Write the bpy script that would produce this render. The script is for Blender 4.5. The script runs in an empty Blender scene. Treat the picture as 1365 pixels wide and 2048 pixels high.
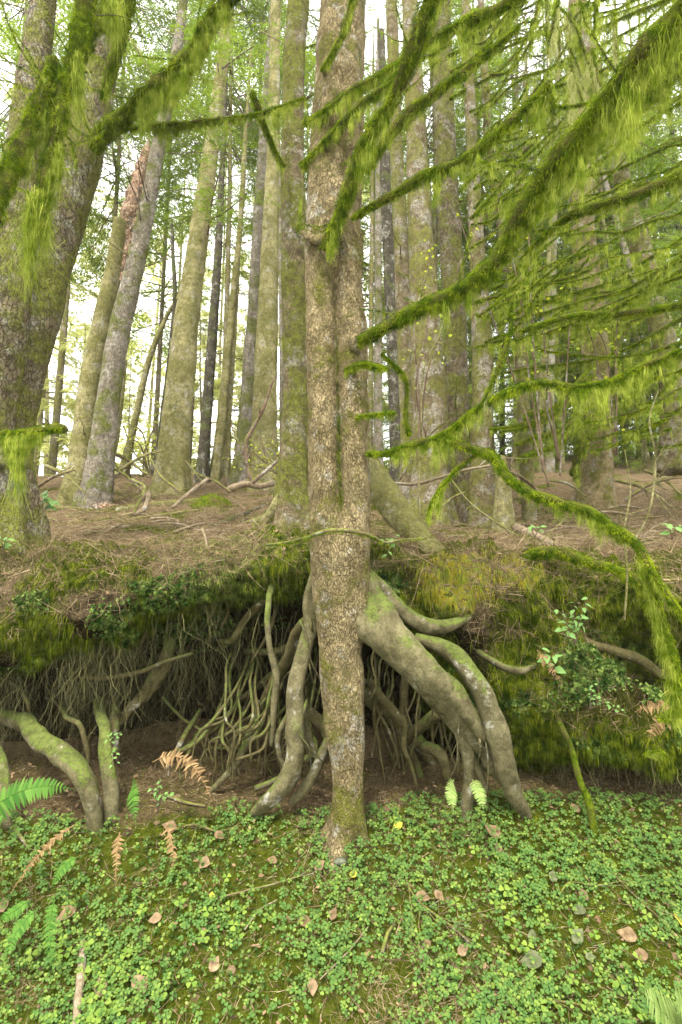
import bpy, math
import numpy as np
R = math.radians
SC = bpy.context.scene
COL = SC.collection
rng = np.random.default_rng(11)

# ------------------------------------------------------------------ camera
F = 1137.5; CAMZ = 1.9; PITCH = R(6)
cd = bpy.data.cameras.new('camera'); cam = bpy.data.objects.new('camera', cd); COL.objects.link(cam)
cam.location = (0, 0, CAMZ); cam.rotation_euler = (R(90) + PITCH, 0, 0)
cd.sensor_fit = 'HORIZONTAL'; cd.sensor_width = 24; cd.lens = 20; cd.clip_end = 500; cd.clip_start = 0.05
SC.camera = cam
# ------------------------------------------------------------------ world: overcast sky
SUN_EL, SUN_AZ = R(62), R(200)
w = bpy.data.worlds.new('World'); SC.world = w; w.use_nodes = True
nt = w.node_tree; nt.nodes.clear()
sky = nt.nodes.new('ShaderNodeTexSky'); sky.sky_type = 'NISHITA'; sky.sun_disc = False
sky.sun_elevation = SUN_EL; sky.sun_rotation = SUN_AZ; sky.dust_density = 4; sky.air_density = 1.2
tc = nt.nodes.new('ShaderNodeTexCoord'); ns = nt.nodes.new('ShaderNodeTexNoise'); ns.inputs['Scale'].default_value = 2.2; ns.inputs['Detail'].default_value = 5
mr = nt.nodes.new('ShaderNodeMapRange'); mr.inputs['From Min'].default_value = .25; mr.inputs['From Max'].default_value = .5
mr.inputs['To Min'].default_value = .86; mr.inputs['To Max'].default_value = 1
mx = nt.nodes.new('ShaderNodeMix'); mx.data_type = 'RGBA'
bg = nt.nodes.new('ShaderNodeBackground'); bg.inputs['Strength'].default_value = .15
out = nt.nodes.new('ShaderNodeOutputWorld')
nt.links.new(tc.outputs['Generated'], ns.inputs['Vector']); nt.links.new(ns.outputs['Fac'], mr.inputs['Value'])
nt.links.new(mr.outputs['Result'], mx.inputs['Factor']); nt.links.new(sky.outputs['Color'], mx.inputs['A'])
mx.inputs['B'].default_value = (7.55, 7.55, 7.4, 1)
nt.links.new(mx.outputs['Result'], bg.inputs['Color']); nt.links.new(bg.outputs['Background'], out.inputs['Surface'])
# ------------------------------------------------------------------ sun (veiled)
sl = bpy.data.lights.new('sun', 'SUN'); so = bpy.data.objects.new('sun', sl); COL.objects.link(so)
sl.energy = 1.5; sl.angle = R(10); sl.color = (1, .95, .86)
so.rotation_euler = (R(90) - SUN_EL, 0, R(180) - SUN_AZ)
# ------------------------------------------------------------------ exposure
SC.view_settings.view_transform = 'Standard'; SC.view_settings.look = 'None'
SC.view_settings.gamma = 1; SC.view_settings.use_curve_mapping = False
SC.view_settings.exposure = 1.92
SC.cycles.use_denoising = True
SC.cycles.max_bounces = 6; SC.cycles.diffuse_bounces = 2; SC.cycles.glossy_bounces = 1; SC.cycles.transmission_bounces = 3
SC.cycles.transparent_max_bounces = 4; SC.cycles.volume_bounces = 2
SC.cycles.use_adaptive_sampling = True; SC.cycles.adaptive_threshold = .012
SC.cycles.caustics_reflective = False; SC.cycles.caustics_refractive = False

# ------------------------------------------------------------------ helpers
def P(px, py, Y):
    dx = (px - 682.5) / F; dy = (1024 - py) / F
    d1 = math.cos(PITCH) - dy * math.sin(PITCH); d2 = math.sin(PITCH) + dy * math.cos(PITCH)
    s = Y / d1
    return np.array([dx * s, Y, CAMZ + d2 * s])
def WD(wpx, py, Y):
    dy = (1024 - py) / F
    return wpx * Y / (math.cos(PITCH) - dy * math.sin(PITCH)) / F
_perm = np.random.default_rng(3).integers(0, 1 << 30, 4096)
def _h(i, j, k):
    return (_perm[(_perm[(_perm[i & 4095] + j) & 4095] + k) & 4095] & 65535) / 65535.0
def vnoise(p):
    p = np.asarray(p, float); b = np.floor(p).astype(np.int64); f = p - b; f = f * f * (3 - 2 * f)
    i, j, k = b[..., 0], b[..., 1], b[..., 2]; x, y, z = f[..., 0], f[..., 1], f[..., 2]
    r = 0
    for a in (0, 1):
        for c in (0, 1):
            for d in (0, 1):
                r = r + _h(i + a, j + c, k + d) * (x if a else 1 - x) * (y if c else 1 - y) * (z if d else 1 - z)
    return r * 2 - 1
def fbm(p, o=4, g=.5):
    p = np.asarray(p, float); r = 0; a = 1; t = 0
    for q in range(o):
        r = r + a * vnoise(p * 2 ** q + 17.3 * q); t += a; a *= g
    return r / t
def ss(a, b, x):
    t = np.clip((x - a) / (b - a), 0, 1); return t * t * (3 - 2 * t)

def build(name, V, faces, mat, parent=None, org=None, smooth=True, attr=None):
    """V (N,3) world coords; faces: list of int arrays (M,3)/(M,4)"""
    V = np.asarray(V, np.float32)
    if org is None:
        org = np.array(parent['_org']) if parent is not None else np.zeros(3)
    me = bpy.data.meshes.new(name)
    me.vertices.add(len(V)); me.vertices.foreach_set('co', (V - np.asarray(org, np.float32)).astype(np.float32).ravel())
    faces = [np.asarray(f) for f in faces if len(f)]
    ln = np.concatenate([np.full(len(f), f.shape[1]) for f in faces]); idx = np.concatenate([f.ravel() for f in faces])
    me.loops.add(len(idx)); me.loops.foreach_set('vertex_index', idx.astype(np.int32))
    me.polygons.add(len(ln)); st = np.concatenate([[0], np.cumsum(ln)[:-1]]).astype(np.int32)
    me.polygons.foreach_set('loop_start', st); me.polygons.foreach_set('loop_total', ln.astype(np.int32))
    me.polygons.foreach_set('use_smooth', np.full(len(ln), smooth))
    me.update(calc_edges=True)
    if attr is not None:
        a = me.color_attributes.new('mixw', 'FLOAT_COLOR', 'POINT'); a.data.foreach_set('color', attr.astype(np.float32).ravel())
    me.materials.append(mat)
    o = bpy.data.objects.new(name, me); COL.objects.link(o)
    if parent is not None:
        o.parent = parent; o['_org'] = [float(q) for q in org]
    else:
        o.location = [float(q) for q in org]; o['_org'] = [float(q) for q in org]
    return o
def thing(name, label, cat, loc, group=None):
    o = bpy.data.objects.new(name, None); COL.objects.link(o); o.location = [float(q) for q in loc]
    o.empty_display_size = .1
    o['label'] = label; o['category'] = cat; o['_org'] = [float(q) for q in loc]
    if group: o['group'] = group
    return o
def tag(o, label=None, cat=None, group=None, kind=None):
    if label: o['label'] = label
    if cat: o['category'] = cat
    if group: o['group'] = group
    if kind: o['kind'] = kind
    return o
def join(ms):
    Vs = []; fs = {}; n = 0
    for V, F_ in ms:
        for f in F_:
            if len(f): fs.setdefault(np.asarray(f).shape[1], []).append(np.asarray(f) + n)
        Vs.append(V); n += len(V)
    return np.concatenate(Vs), [np.concatenate(v) for v in fs.values()]
def catmull(pts, step):
    pts = np.asarray(pts, float); n = len(pts)
    if n == 1: return pts
    e = np.vstack([2 * pts[0] - pts[1], pts, 2 * pts[-1] - pts[-2]]); res = []
    for i in range(n - 1):
        p0, p1, p2, p3 = e[i:i + 4]; L = np.linalg.norm((p2 - p1)[:3]); m = max(2, int(L / step))
        t = (np.arange(m) / m)[:, None]
        res.append(.5 * (2 * p1 + (p2 - p0) * t + (2 * p0 - 5 * p1 + 4 * p2 - p3) * t ** 2 + (3 * p1 - p0 - 3 * p2 + p3) * t ** 3))
    res.append(pts[-1:]); return np.vstack(res)
def frames(path):
    T = np.gradient(path, axis=0); T /= np.linalg.norm(T, axis=1)[:, None] + 1e-12
    U = np.zeros_like(T); ref = np.array([1., 0, 0]) if abs(T[0, 0]) < .9 else np.array([0, 0, 1.])
    u = ref
    for i in range(len(T)):
        u = u - T[i] * np.dot(u, T[i]); u = u / (np.linalg.norm(u) + 1e-12); U[i] = u
    return T, U, np.cross(T, U)
def tube(path, rad, seg=12, namp=0., nscale=4., lobes=None, seed=0.):
    path = np.asarray(path, float); n = len(path); T, U, W = frames(path)
    a = np.arange(seg) / seg * 2 * np.pi
    d = np.cos(a)[None, :, None] * U[:, None] + np.sin(a)[None, :, None] * W[:, None]
    r = np.repeat(np.asarray(rad, float)[:, None], seg, 1)
    if lobes is not None:
        s = np.concatenate([[0], np.cumsum(np.linalg.norm(np.diff(path, axis=0), axis=1))])
        r = r * lobes(a[None, :], s[:, None], path[:, None, 2])
    V = path[:, None] + d * r[..., None]
    if namp: V = V + d * (r * namp * fbm(V * nscale + seed, 3))[..., None]
    i = np.arange(n - 1)[:, None] * seg; j = np.arange(seg)[None]; j2 = (j + 1) % seg
    Q = np.stack([i + j, i + j2, i + seg + j2, i + seg + j], -1).reshape(-1, 4)
    V = V.reshape(-1, 3); c = len(V); V = np.vstack([V, path[:1] - T[:1] * rad[0] * .3, path[-1:] + T[-1:] * rad[-1] * .5])
    jj = np.arange(seg); k = (jj + 1) % seg; b = (n - 1) * seg
    Tr = np.vstack([np.stack([np.full(seg, c), k, jj], 1), np.stack([np.full(seg, c + 1), b + jj, b + k], 1)])
    return V, [Q, Tr]
def strands(root, d0, L, wid, nseg=3, grav=0., wob=.0, end=None, wfreq=9., taper=.8, side=None):
    """ribbons: root (N,3), d0 (N,3) start direction, L (N,), gravity bend, end (N,3) lateral drift"""
    N = len(root); t = np.linspace(0, 1, nseg + 1)[None, :, None]
    L = L[:, None, None]
    p = root[:, None] + d0[:, None] * L * (t - grav * t * t * .6) + np.array([0, 0, -1.]) * L * grav * t ** 1.4
    if end is not None: p = p + end[:, None] * t ** 1.3
    if wob:
        ph = rng.random((N, 1, 3)) * 100
        p = p + wob * L * t * fbm(np.repeat(ph, nseg + 1, 1) + t * wfreq * .3, 2)[..., None] * rng.normal(size=(N, 1, 3))
    if side is None:
        a = rng.random(N) * 2 * np.pi
        side = np.stack([np.cos(a), np.sin(a) * .5, rng.normal(size=N) * .25], -1)
    w_ = (np.broadcast_to(wid, (N,))[:, None, None] * (1 - .9 * t ** (1 / taper))) * .5
    V = np.stack([p - side[:, None] * w_, p + side[:, None] * w_], 2).reshape(-1, 3)
    b = (np.arange(N)[:, None] * (nseg + 1) + np.arange(nseg)[None]) * 2
    Q = np.stack([b, b + 1, b + 3, b + 2], -1).reshape(-1, 4)
    return V, [Q]
def inst(TV, TF, pos, nrm, scale, yaw=None, tilt=.0):
    N = len(pos); yaw = rng.random(N) * 2 * np.pi if yaw is None else yaw
    nrm = nrm + rng.normal(size=(N, 3)) * tilt; nrm /= np.linalg.norm(nrm, axis=1)[:, None]
    x = np.stack([np.cos(yaw), np.sin(yaw), np.zeros(N)], -1); x -= nrm * np.sum(x * nrm, 1)[:, None]; x /= np.linalg.norm(x, axis=1)[:, None] + 1e-9
    y = np.cross(nrm, x)
    V = pos[:, None] + (TV[None, :, 0:1] * x[:, None] + TV[None, :, 1:2] * y[:, None] + TV[None, :, 2:3] * nrm[:, None]) * np.broadcast_to(scale, (N,))[:, None, None]
    return V.reshape(-1, 3), [(f[None] + (np.arange(N) * len(TV))[:, None, None]).reshape(-1, f.shape[1]) for f in TF]

# ------------------------------------------------------------------ materials
class NT:
    def __init__(s, name, disp=None):
        s.m = bpy.data.materials.new(name); s.m.use_nodes = True; s.t = s.m.node_tree; s.t.nodes.clear()
        s.out = s.t.nodes.new('ShaderNodeOutputMaterial')
    def __call__(s, ty, ins=None, **pr):
        n = s.t.nodes.new('ShaderNode' + ty)
        for k, v in pr.items(): setattr(n, k, v)
        for k, v in (ins or {}).items():
            if isinstance(v, bpy.types.NodeSocket): s.t.links.new(v, n.inputs[k])
            else: n.inputs[k].default_value = v
        return n
    def mix(s, f, a, b, bt='MIX'):
        n = s('Mix', data_type='RGBA', blend_type=bt)
        for k, v in (('Factor', f), ('A', a), ('B', b)):
            i = [q for q in n.inputs if q.name == k and (q.type == ('VALUE' if k == 'Factor' else 'RGBA'))][0]
            if isinstance(v, bpy.types.NodeSocket): s.t.links.new(v, i)
            else: i.default_value = (v if k == 'Factor' else (tuple(v) + (1,))[:4])
        return [q for q in n.outputs if q.type == 'RGBA'][0]
    def ma(s, op, a, b=0., c=False):
        n = s('Math', operation=op, use_clamp=c)
        for i, v in enumerate((a, b)):
            if isinstance(v, bpy.types.NodeSocket): s.t.links.new(v, n.inputs[i])
            else: n.inputs[i].default_value = v
        return n.outputs[0]
    def rng(s, v, a, b, c=0., d=1.):
        return s('MapRange', {'Value': v, 'From Min': a, 'From Max': b, 'To Min': c, 'To Max': d}).outputs[0]
    def noise(s, vec, sc, det=4., rough=.55, dist=0.):
        return s('TexNoise', {'Vector': vec, 'Scale': sc, 'Detail': det, 'Roughness': rough, 'Distortion': dist}).outputs['Fac']
    def surf(s, sh): s.t.links.new(sh, s.out.inputs['Surface'])
    def prin(s, col, rough=.85, bump=None, bd=.01, bs=1., spec=.25, trans=0., tcol=None):
        ins = {'Roughness': rough, 'Specular IOR Level': spec}
        b = s('BsdfPrincipled', ins)
        if isinstance(col, bpy.types.NodeSocket): s.t.links.new(col, b.inputs['Base Color'])
        else: b.inputs['Base Color'].default_value = tuple(col) + (1,)
        if bump is not None:
            bn = s('Bump', {'Height': bump, 'Distance': bd, 'Strength': bs}); s.t.links.new(bn.outputs[0], b.inputs['Normal'])
        if trans:
            tr = s('BsdfTranslucent'); c = tcol if tcol is not None else col
            if isinstance(c, bpy.types.NodeSocket): s.t.links.new(c, tr.inputs['Color'])
            else: tr.inputs['Color'].default_value = tuple(c) + (1,)
            m = s('MixShader', {0: trans}); s.t.links.new(b.outputs[0], m.inputs[1]); s.t.links.new(tr.outputs[0], m.inputs[2])
            s.surf(m.outputs[0])
        else: s.surf(b.outputs[0])
        return s.m

def bark(name, c1, c2, lich=.5, moss=.4, scale=26., stretch=.38, mosscol=(.15, .17, .03), lcol=(.42, .40, .34), bd=.02, crackd=.35, topmoss=.3, worldz=None):
    s = NT(name); co = s('TexCoord').outputs['Object']; ri = s('ObjectInfo').outputs['Random']
    off = s('VectorMath', {0: co}, operation='ADD'); cb = s('CombineXYZ', {'X': s.ma('MULTIPLY', ri, 37.), 'Y': s.ma('MULTIPLY', ri, 11.)})
    s.t.links.new(cb.outputs[0], off.inputs[1]); v0 = off.outputs[0]
    wrp = s('TexNoise', {'Vector': v0, 'Scale': 9., 'Detail': 3.}).outputs['Color']
    w2 = s('VectorMath', {0: wrp, 1: (.5, .5, .5)}, operation='SUBTRACT').outputs[0]
    w3 = s('VectorMath', {0: w2, 'Scale': .07}, operation='SCALE').outputs[0]
    wf = s('TexNoise', {'Vector': v0, 'Scale': 34., 'Detail': 2.}).outputs['Color']
    wf2 = s('VectorMath', {0: s('VectorMath', {0: wf, 1: (.5, .5, .5)}, operation='SUBTRACT').outputs[0], 'Scale': .035}, operation='SCALE').outputs[0]
    v1 = s('VectorMath', {0: s('VectorMath', {0: v0, 1: w3}, operation='ADD').outputs[0], 1: wf2}, operation='ADD').outputs[0]
    mp = s('Mapping', {'Vector': v1, 'Scale': (1, 1, stretch)}).outputs[0]
    vo = s('TexVoronoi', {'Vector': mp, 'Scale': scale}, feature='DISTANCE_TO_EDGE').outputs['Distance']
    cell = s('TexVoronoi', {'Vector': mp, 'Scale': scale}).outputs['Color']
    edge = s.rng(vo, 0., .12)
    fine = s.noise(mp, 90., 5.); mid = s.noise(v0, 7., 5.); big = s.noise(v0, 2.2, 4., .6, .5)
    col = s.mix(s.rng(mid, .35, .65), c1, c2)
    col = s.mix(s.ma('MULTIPLY', s('SeparateColor', {'Color': cell}).outputs[0], .28), col, tuple(q * 1.5 for q in c2))
    col = s.mix(s.rng(fine, .35, .7, .0, .45), col, tuple(q * .55 for q in c1))
    lm = s.ma('MULTIPLY', s.rng(s.noise(v0, 5.5, 6., .65), .64 - lich * .22, .70 - lich * .2), s.rng(s.noise(v0, 45., 3.), .38, .55), True)
    col = s.mix(s.ma('MULTIPLY', lm, .75), col, lcol)
    gz = s('SeparateXYZ', {0: s('NewGeometry').outputs['Normal']}).outputs['Z']
    mf = s.ma('ADD', s.ma('MULTIPLY', s.noise(v0, 3.1, 8., .7, .3), 1.), s.ma('MULTIPLY', gz, topmoss * .3))
    mm = s.rng(mf, .66 - moss * .28, .72 - moss * .24)
    mcv = s.mix(s.noise(v0, 30., 4.), tuple(q * .6 for q in mosscol), tuple(q * 1.5 for q in mosscol))
    mm2 = s.ma('MULTIPLY', mm, s.rng(s.noise(v0, 60., 3.), .3, .5), True)
    col = s.mix(s.ma('MULTIPLY', s.rng(edge, 0., 1., crackd, 0.), s.rng(s.noise(v0, 13., 3.), .35, .6)), col, tuple(q * .22 for q in c1))
    col = s.mix(mm2, col, mcv)
    col = s.mix(s.rng(s.noise(v0, 17., 6., .75), .36, .56, .6, 0.), col, tuple(q * .35 for q in c1))
    h = s.ma('ADD', s.ma('MULTIPLY', edge, min(.8, crackd * 1.4)), s.ma('MULTIPLY', fine, .35))
    h = s.ma('ADD', h, s.ma('MULTIPLY', mm2, s.ma('MULTIPLY', s.noise(v0, 110., 3.), .8)))
    h = s.ma('ADD', h, s.ma('MULTIPLY', mid, .8))
    return s.prin(col, .9, h, bd, .9, .03)

def mossmat(name, a, b, c=None, sc=30., bd=.015):
    s = NT(name); co = s('TexCoord').outputs['Object']
    n1 = s.noise(co, sc, 5., .7); n2 = s.noise(co, sc * .2, 4.)
    col = s.mix(s.rng(n1, .35, .65), a, b)
    if c: col = s.mix(s.rng(n2, .45, .65), col, c)
    h = s.ma('ADD', s.noise(co, sc * 5, 3.), n1)
    return s.prin(col, .95, h, bd, .9, 0.)
def strandmat(name, a, b, trans=.35, c=None, rough=.95, spec=.0, cs=16.):
    s = NT(name); r = s('NewGeometry').outputs['Random Per Island']
    col = s.mix(r, a, b)
    if c:
        co = s('TexCoord').outputs['Object']
        col = s.mix(s.rng(s.noise(co, cs, 3.), .40, .60), col, c)
    return s.prin(col, rough, None, spec=spec, trans=trans)

M = {}
M['bark_main'] = bark('bark_main', (.18, .138, .065), (.36, .285, .155), lich=.38, moss=.52, scale=70, stretch=.33, bd=.028, topmoss=.2, crackd=.42, mosscol=(.15, .15, .03))
M['bark_mossy'] = bark('bark_mossy', (.13, .10, .05), (.27, .215, .13), lich=.75, moss=.75, scale=46, bd=.014, mosscol=(.17, .17, .04))
M['bark_patchy'] = bark('bark_patchy', (.12, .09, .05), (.25, .20, .12), lich=.55, moss=.82, scale=56, bd=.016, mosscol=(.15, .16, .03))
M['bark_green'] = bark('bark_green', (.25, .225, .10), (.39, .35, .165), lich=.45, moss=.72, scale=44, bd=.03, mosscol=(.20, .19, .06), crackd=.2)
M['bark_grey'] = bark('bark_grey', (.20, .17, .125), (.35, .30, .23), lich=.6, moss=.6, scale=44, bd=.03)
M['bark_dark'] = bark('bark_dark', (.055, .048, .033), (.12, .105, .075), lich=.5, moss=.5, scale=30, bd=.014, mosscol=(.10, .12, .03))
M['bark_plate'] = bark('bark_plate', (.12, .095, .055), (.26, .21, .14), lich=.6, moss=.75, scale=34, bd=.02, mosscol=(.17, .18, .035), crackd=.6)
M['root'] = bark('root_bark', (.08, .07, .032), (.195, .17, .092), lich=.22, moss=.36, scale=30, bd=.009, stretch=.7, crackd=.10, mosscol=(.11, .14, .03), topmoss=.8)
M['root_dim'] = bark('root_shaded', (.075, .062, .024), (.14, .12, .055), lich=.12, moss=.32, scale=34, bd=.008, stretch=.8, crackd=.1, mosscol=(.10, .13, .03), topmoss=.5)  # darker copy of the root bark, with the hollow's shade in its colour
M['twig'] = bark('twig_bark', (.13, .085, .055), (.24, .17, .12), lich=.5, moss=.4, scale=60, bd=.004, topmoss=1.)
M['deadwood'] = bark('dead_wood', (.20, .15, .09), (.34, .27, .18), lich=.3, moss=.15, scale=40, stretch=.15, bd=.005, crackd=.3)
M['rot'] = bark('rotten_wood', (.26, .15, .09), (.46, .33, .22), lich=.4, moss=.05, scale=26, stretch=.25, bd=.03, crackd=.8)
M['moss'] = mossmat('moss_sleeve', (.03, .055, .004), (.13, .17, .01), (.10, .08, .03), 28)
M['fuzz'] = strandmat('moss_fuzz', (.11, .19, .006), (.38, .43, .022), .35, (.05, .10, .004))
M['hang'] = strandmat('hanging_moss', (.25, .32, .025), (.52, .56, .11), .4, (.15, .22, .012))
M['hang_pale'] = strandmat('pale_hanging_moss', (.28, .31, .08), (.50, .50, .20), .4)
M['gmoss'] = strandmat('ground_moss', (.07, .115, .006), (.29, .32, .022), .3, (.03, .055, .005))
M['limemoss'] = strandmat('lime_moss', (.16, .24, .03), (.46, .52, .12), .3, (.06, .11, .012))
M['gold'] = strandmat('golden_moss', (.22, .20, .02), (.42, .36, .04), .3, (.2, .24, .03))
M['litter'] = strandmat('needle_litter', (.09, .06, .03), (.37, .285, .17), 0., (.16, .115, .06))
M['crumb'] = strandmat('leaf_fragment', (.10, .06, .03), (.38, .26, .15), .1, (.2, .13, .07))
M['rootlet'] = strandmat('rootlets', (.028, .028, .009), (.17, .155, .06), 0., None, .7, .2)
M['clover'] = strandmat('clover_leaf', (.035, .10, .014), (.20, .275, .05), .22, (.08, .16, .035), .6, .12)
M['clover_lime'] = strandmat('lime_leaf', (.13, .22, .03), (.22, .30, .05), .3, None, .6, .1)
M['ruffle'] = strandmat('liverwort', (.05, .11, .018), (.26, .34, .08), .25, (.025, .06, .01), .7, .05)
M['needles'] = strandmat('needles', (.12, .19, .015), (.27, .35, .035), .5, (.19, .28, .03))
M['needles_hazed'] = strandmat('needles_hazed', (.40, .46, .12), (.62, .64, .27), .6, (.52, .52, .17))  # distance haze and backlight glow are painted into this needle colour
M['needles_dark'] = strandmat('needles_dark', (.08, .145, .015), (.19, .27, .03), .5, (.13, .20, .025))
M['fern'] = strandmat('fern_green', (.03, .10, .01), (.10, .20, .028), .2, None, .6, .1)
M['fern_pale'] = strandmat('fern_pale', (.17, .26, .06), (.30, .38, .12), .3, None, .6, .1)
M['fern_dead'] = strandmat('fern_dead', (.13, .08, .035), (.32, .21, .10), .15)
M['yleaf'] = strandmat('yellow_leaf', (.50, .52, .04), (.40, .50, .06), .45)
M['bleaf'] = strandmat('broad_leaf', (.12, .26, .06), (.22, .36, .10), .3, None, .5, .2)

def groundmat():
    s = NT('forest_soil'); co = s('TexCoord').outputs['Object']
    at = s('Attribute', attribute_name='mixw').outputs['Color']; sp = s('SeparateColor', {'Color': at})
    n1 = s.noise(co, 26., 8., .7); n2 = s.noise(co, 5., 5., .6, .4); n3 = s.noise(co, 90., 4., .7)
    dirt = s.mix(s.rng(n1, .3, .7), (.05, .035, .016), (.165, .12, .06))
    dark = s.mix(s.rng(n1, .3, .7), (.007, .006, .003), (.045, .034, .015))  # near-black base; paints shade into the hollow's wall and ceiling
    lit = s.mix(s.rng(n3, .35, .65), (.065, .045, .022), (.26, .195, .115))
    ms = s.mix(s.rng(n1, .3, .7), (.022, .03, .004), (.10, .12, .012))
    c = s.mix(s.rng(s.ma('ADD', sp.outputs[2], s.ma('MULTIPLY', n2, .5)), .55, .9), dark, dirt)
    lit = s.mix(s.rng(n1, .35, .6), s.mix(.5, lit, (.03, .02, .012)), lit)
    c = s.mix(s.rng(s.ma('ADD', sp.outputs[1], s.ma('MULTIPLY', n2, .5)), .55, .9), c, lit)
    c = s.mix(s.rng(s.ma('ADD', sp.outputs[0], s.ma('MULTIPLY', n2, .6)), .6, .95), c, ms)
    h = s.ma('ADD', s.ma('MULTIPLY', n1, 1.), s.ma('MULTIPLY', n3, .5))
    return s.prin(c, .95, h, .035, 1., 0.)
M['ground'] = groundmat()
def leafmat(name, a, b, tr=.2):
    s = NT(name); co = s('TexCoord').outputs['Object']; ri = s('ObjectInfo').outputs['Random']
    c = s.mix(s.rng(s.noise(co, 40., 4.), .35, .65), a, b)
    c = s.mix(s.ma('MULTIPLY', ri, .4), c, tuple(q * .6 for q in a))
    return s.prin(c, .7, s.noise(co, 120., 3.), .004, .6, .2, tr)
M['dead_leaf'] = leafmat('dead_leaf', (.14, .09, .042), (.30, .205, .11))
M['grey_leaf'] = leafmat('grey_leaf', (.09, .11, .04), (.20, .21, .11))
M['tan_leaf'] = leafmat('tan_leaf', (.22, .15, .08), (.36, .25, .14))
M['yel_leaf'] = leafmat('fallen_yellow_leaf', (.55, .50, .06), (.5, .42, .05))

# ------------------------------------------------------------------ terrain
def lowz(x, Y):
    z = np.interp(Y, [-60, 0, 1.8, 2.4, 3.0, 3.6, 4.1, 4.6], [-.3, -.1, -.12, -.06, .20, .455, .53, .60])
    p = np.stack([x * 1.3, Y * 1.3, np.zeros_like(x) + 5], -1)
    return z + .05 * fbm(p, 3) + .02 * fbm(p * 6, 3)
def topz(x, Y):
    zl = np.interp(Y, [4, 5, 7, 9, 11, 14, 20, 60], [1.98, 2.2, 2.66, 3.2, 3.85, 4.15, 3.9, 3.5])
    zr = np.interp(Y, [4, 5, 7, 9, 11, 14, 20, 60], [1.98, 2.12, 2.45, 3.02, 3.65, 4.6, 6.0, 12])
    k = ss(-.05, .3, x / np.maximum(Y, 1)); z = zl * (1 - k) + zr * k
    p = np.stack([x * .7, Y * .7, np.zeros_like(x) + 9], -1)
    a = ss(4, 5.5, Y); b = ss(7, 9.5, Y)
    return z + a * (.16 * fbm(p, 3)) + b * .32 * fbm(p * .8 + 31, 3) + .03 * fbm(p * 7, 3)
def on_low(px, py):
    for Y in np.arange(1.6, 4.7, .01):
        p = P(px, py, Y)
        if p[2] < lowz(p[:1], p[1:2])[0]: return p
    return P(px, py, 3.8)
def on_top(px, py):
    best = None
    for Y in np.arange(4.0, 30, .04):
        p = P(px, py, Y); d = p[2] - topz(p[:1], p[1:2])[0]
        if d < 0: return p
        if best is None or d < best[0]: best = (d, p)
    return best[1]
cols = {
 -400: [(4.5, 1540), (4.6, 1480), (4.6, 1400), (4.5, 1350), (4.2, 1330), (3.8, 1345), (3.66, 1280), (3.72, 1200), (3.85, 1140), (4.1, 1100)],
 0:    [(4.5, 1540), (4.6, 1480), (4.6, 1400), (4.5, 1340), (4.2, 1325), (3.8, 1335), (3.62, 1280), (3.68, 1200), (3.85, 1140), (4.1, 1095)],
 150:  [(4.55, 1510), (4.75, 1460), (4.8, 1380), (4.7, 1320), (4.2, 1295), (3.8, 1300), (3.64, 1250), (3.70, 1180), (3.85, 1135), (4.1, 1090)],
 280:  [(4.55, 1500), (4.8, 1440), (4.85, 1360), (4.7, 1300), (4.2, 1250), (3.8, 1245), (3.68, 1210), (3.72, 1160), (3.85, 1120), (4.1, 1085)],
 420:  [(4.55, 1500), (4.8, 1430), (4.85, 1350), (4.7, 1290), (4.2, 1215), (3.85, 1195), (3.72, 1165), (3.76, 1130), (3.9, 1100), (4.15, 1075)],
 560:  [(4.55, 1510), (4.75, 1430), (4.8, 1350), (4.7, 1280), (4.2, 1195), (3.9, 1165), (3.82, 1140), (3.84, 1115), (3.95, 1090), (4.2, 1065)],
 650:  [(4.5, 1520), (4.7, 1440), (4.75, 1350), (4.6, 1280), (4.3, 1215), (4.1, 1185), (4.02, 1150), (4.03, 1120), (4.1, 1090), (4.3, 1062)],
 780:  [(4.5, 1530), (4.7, 1450), (4.7, 1370), (4.6, 1310), (4.3, 1260), (4.0, 1235), (3.9, 1190), (3.9, 1140), (3.95, 1105), (4.2, 1075)],
 900:  [(4.5, 1560), (4.5, 1500), (4.4, 1450), (4.2, 1420), (4.0, 1390), (3.9, 1320), (3.82, 1250), (3.8, 1180), (3.9, 1130), (4.1, 1085)],
 1000: [(4.2, 1580), (4.2, 1560), (4.1, 1540), (4.0, 1515), (3.85, 1480), (3.78, 1390), (3.85, 1280), (3.82, 1200), (3.9, 1140), (4.1, 1090)],
 1080: [(4.15, 1580), (4.2, 1550), (4.1, 1530), (3.85, 1520), (3.68, 1480), (3.64, 1390), (3.8, 1290), (3.82, 1210), (3.9, 1150), (4.1, 1095)],
 1160: [(4.1, 1580), (4.2, 1550), (4.0, 1530), (3.75, 1520), (3.58, 1480), (3.58, 1390), (3.82, 1300), (3.85, 1220), (3.88, 1150), (4.1, 1100)],
 1250: [(4.1, 1580), (4.2, 1555), (4.0, 1540), (3.75, 1525), (3.58, 1490), (3.62, 1420), (4.15, 1350), (4.1, 1255), (3.82, 1190), (4.1, 1105)],
 1340: [(4.1, 1580), (4.2, 1560), (4.0, 1550), (3.75, 1545), (3.6, 1520), (3.7, 1470), (4.3, 1400), (4.25, 1290), (3.82, 1210), (4.1, 1110)],
 1700: [(4.1, 1580), (4.2, 1560), (4.0, 1550), (3.75, 1545), (3.6, 1520), (3.7, 1470), (4.3, 1400), (4.25, 1290), (3.82, 1210), (4.1, 1110)],
}
cpx = sorted(cols); cx = np.array([(c - 682.5) / F * 3.9 for c in cpx])
cY = np.array([[q[0] for q in cols[c]] for c in cpx]); cZ = np.array([[P(c, q[1], q[0])[2] for q in cols[c]] for c in cpx])
xs = np.concatenate([-3.2 - np.geomspace(.05, 62, 42)[::-1], np.arange(-3.2, 3.2001, .022), 3.2 + np.geomspace(.05, 62, 42)])
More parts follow.
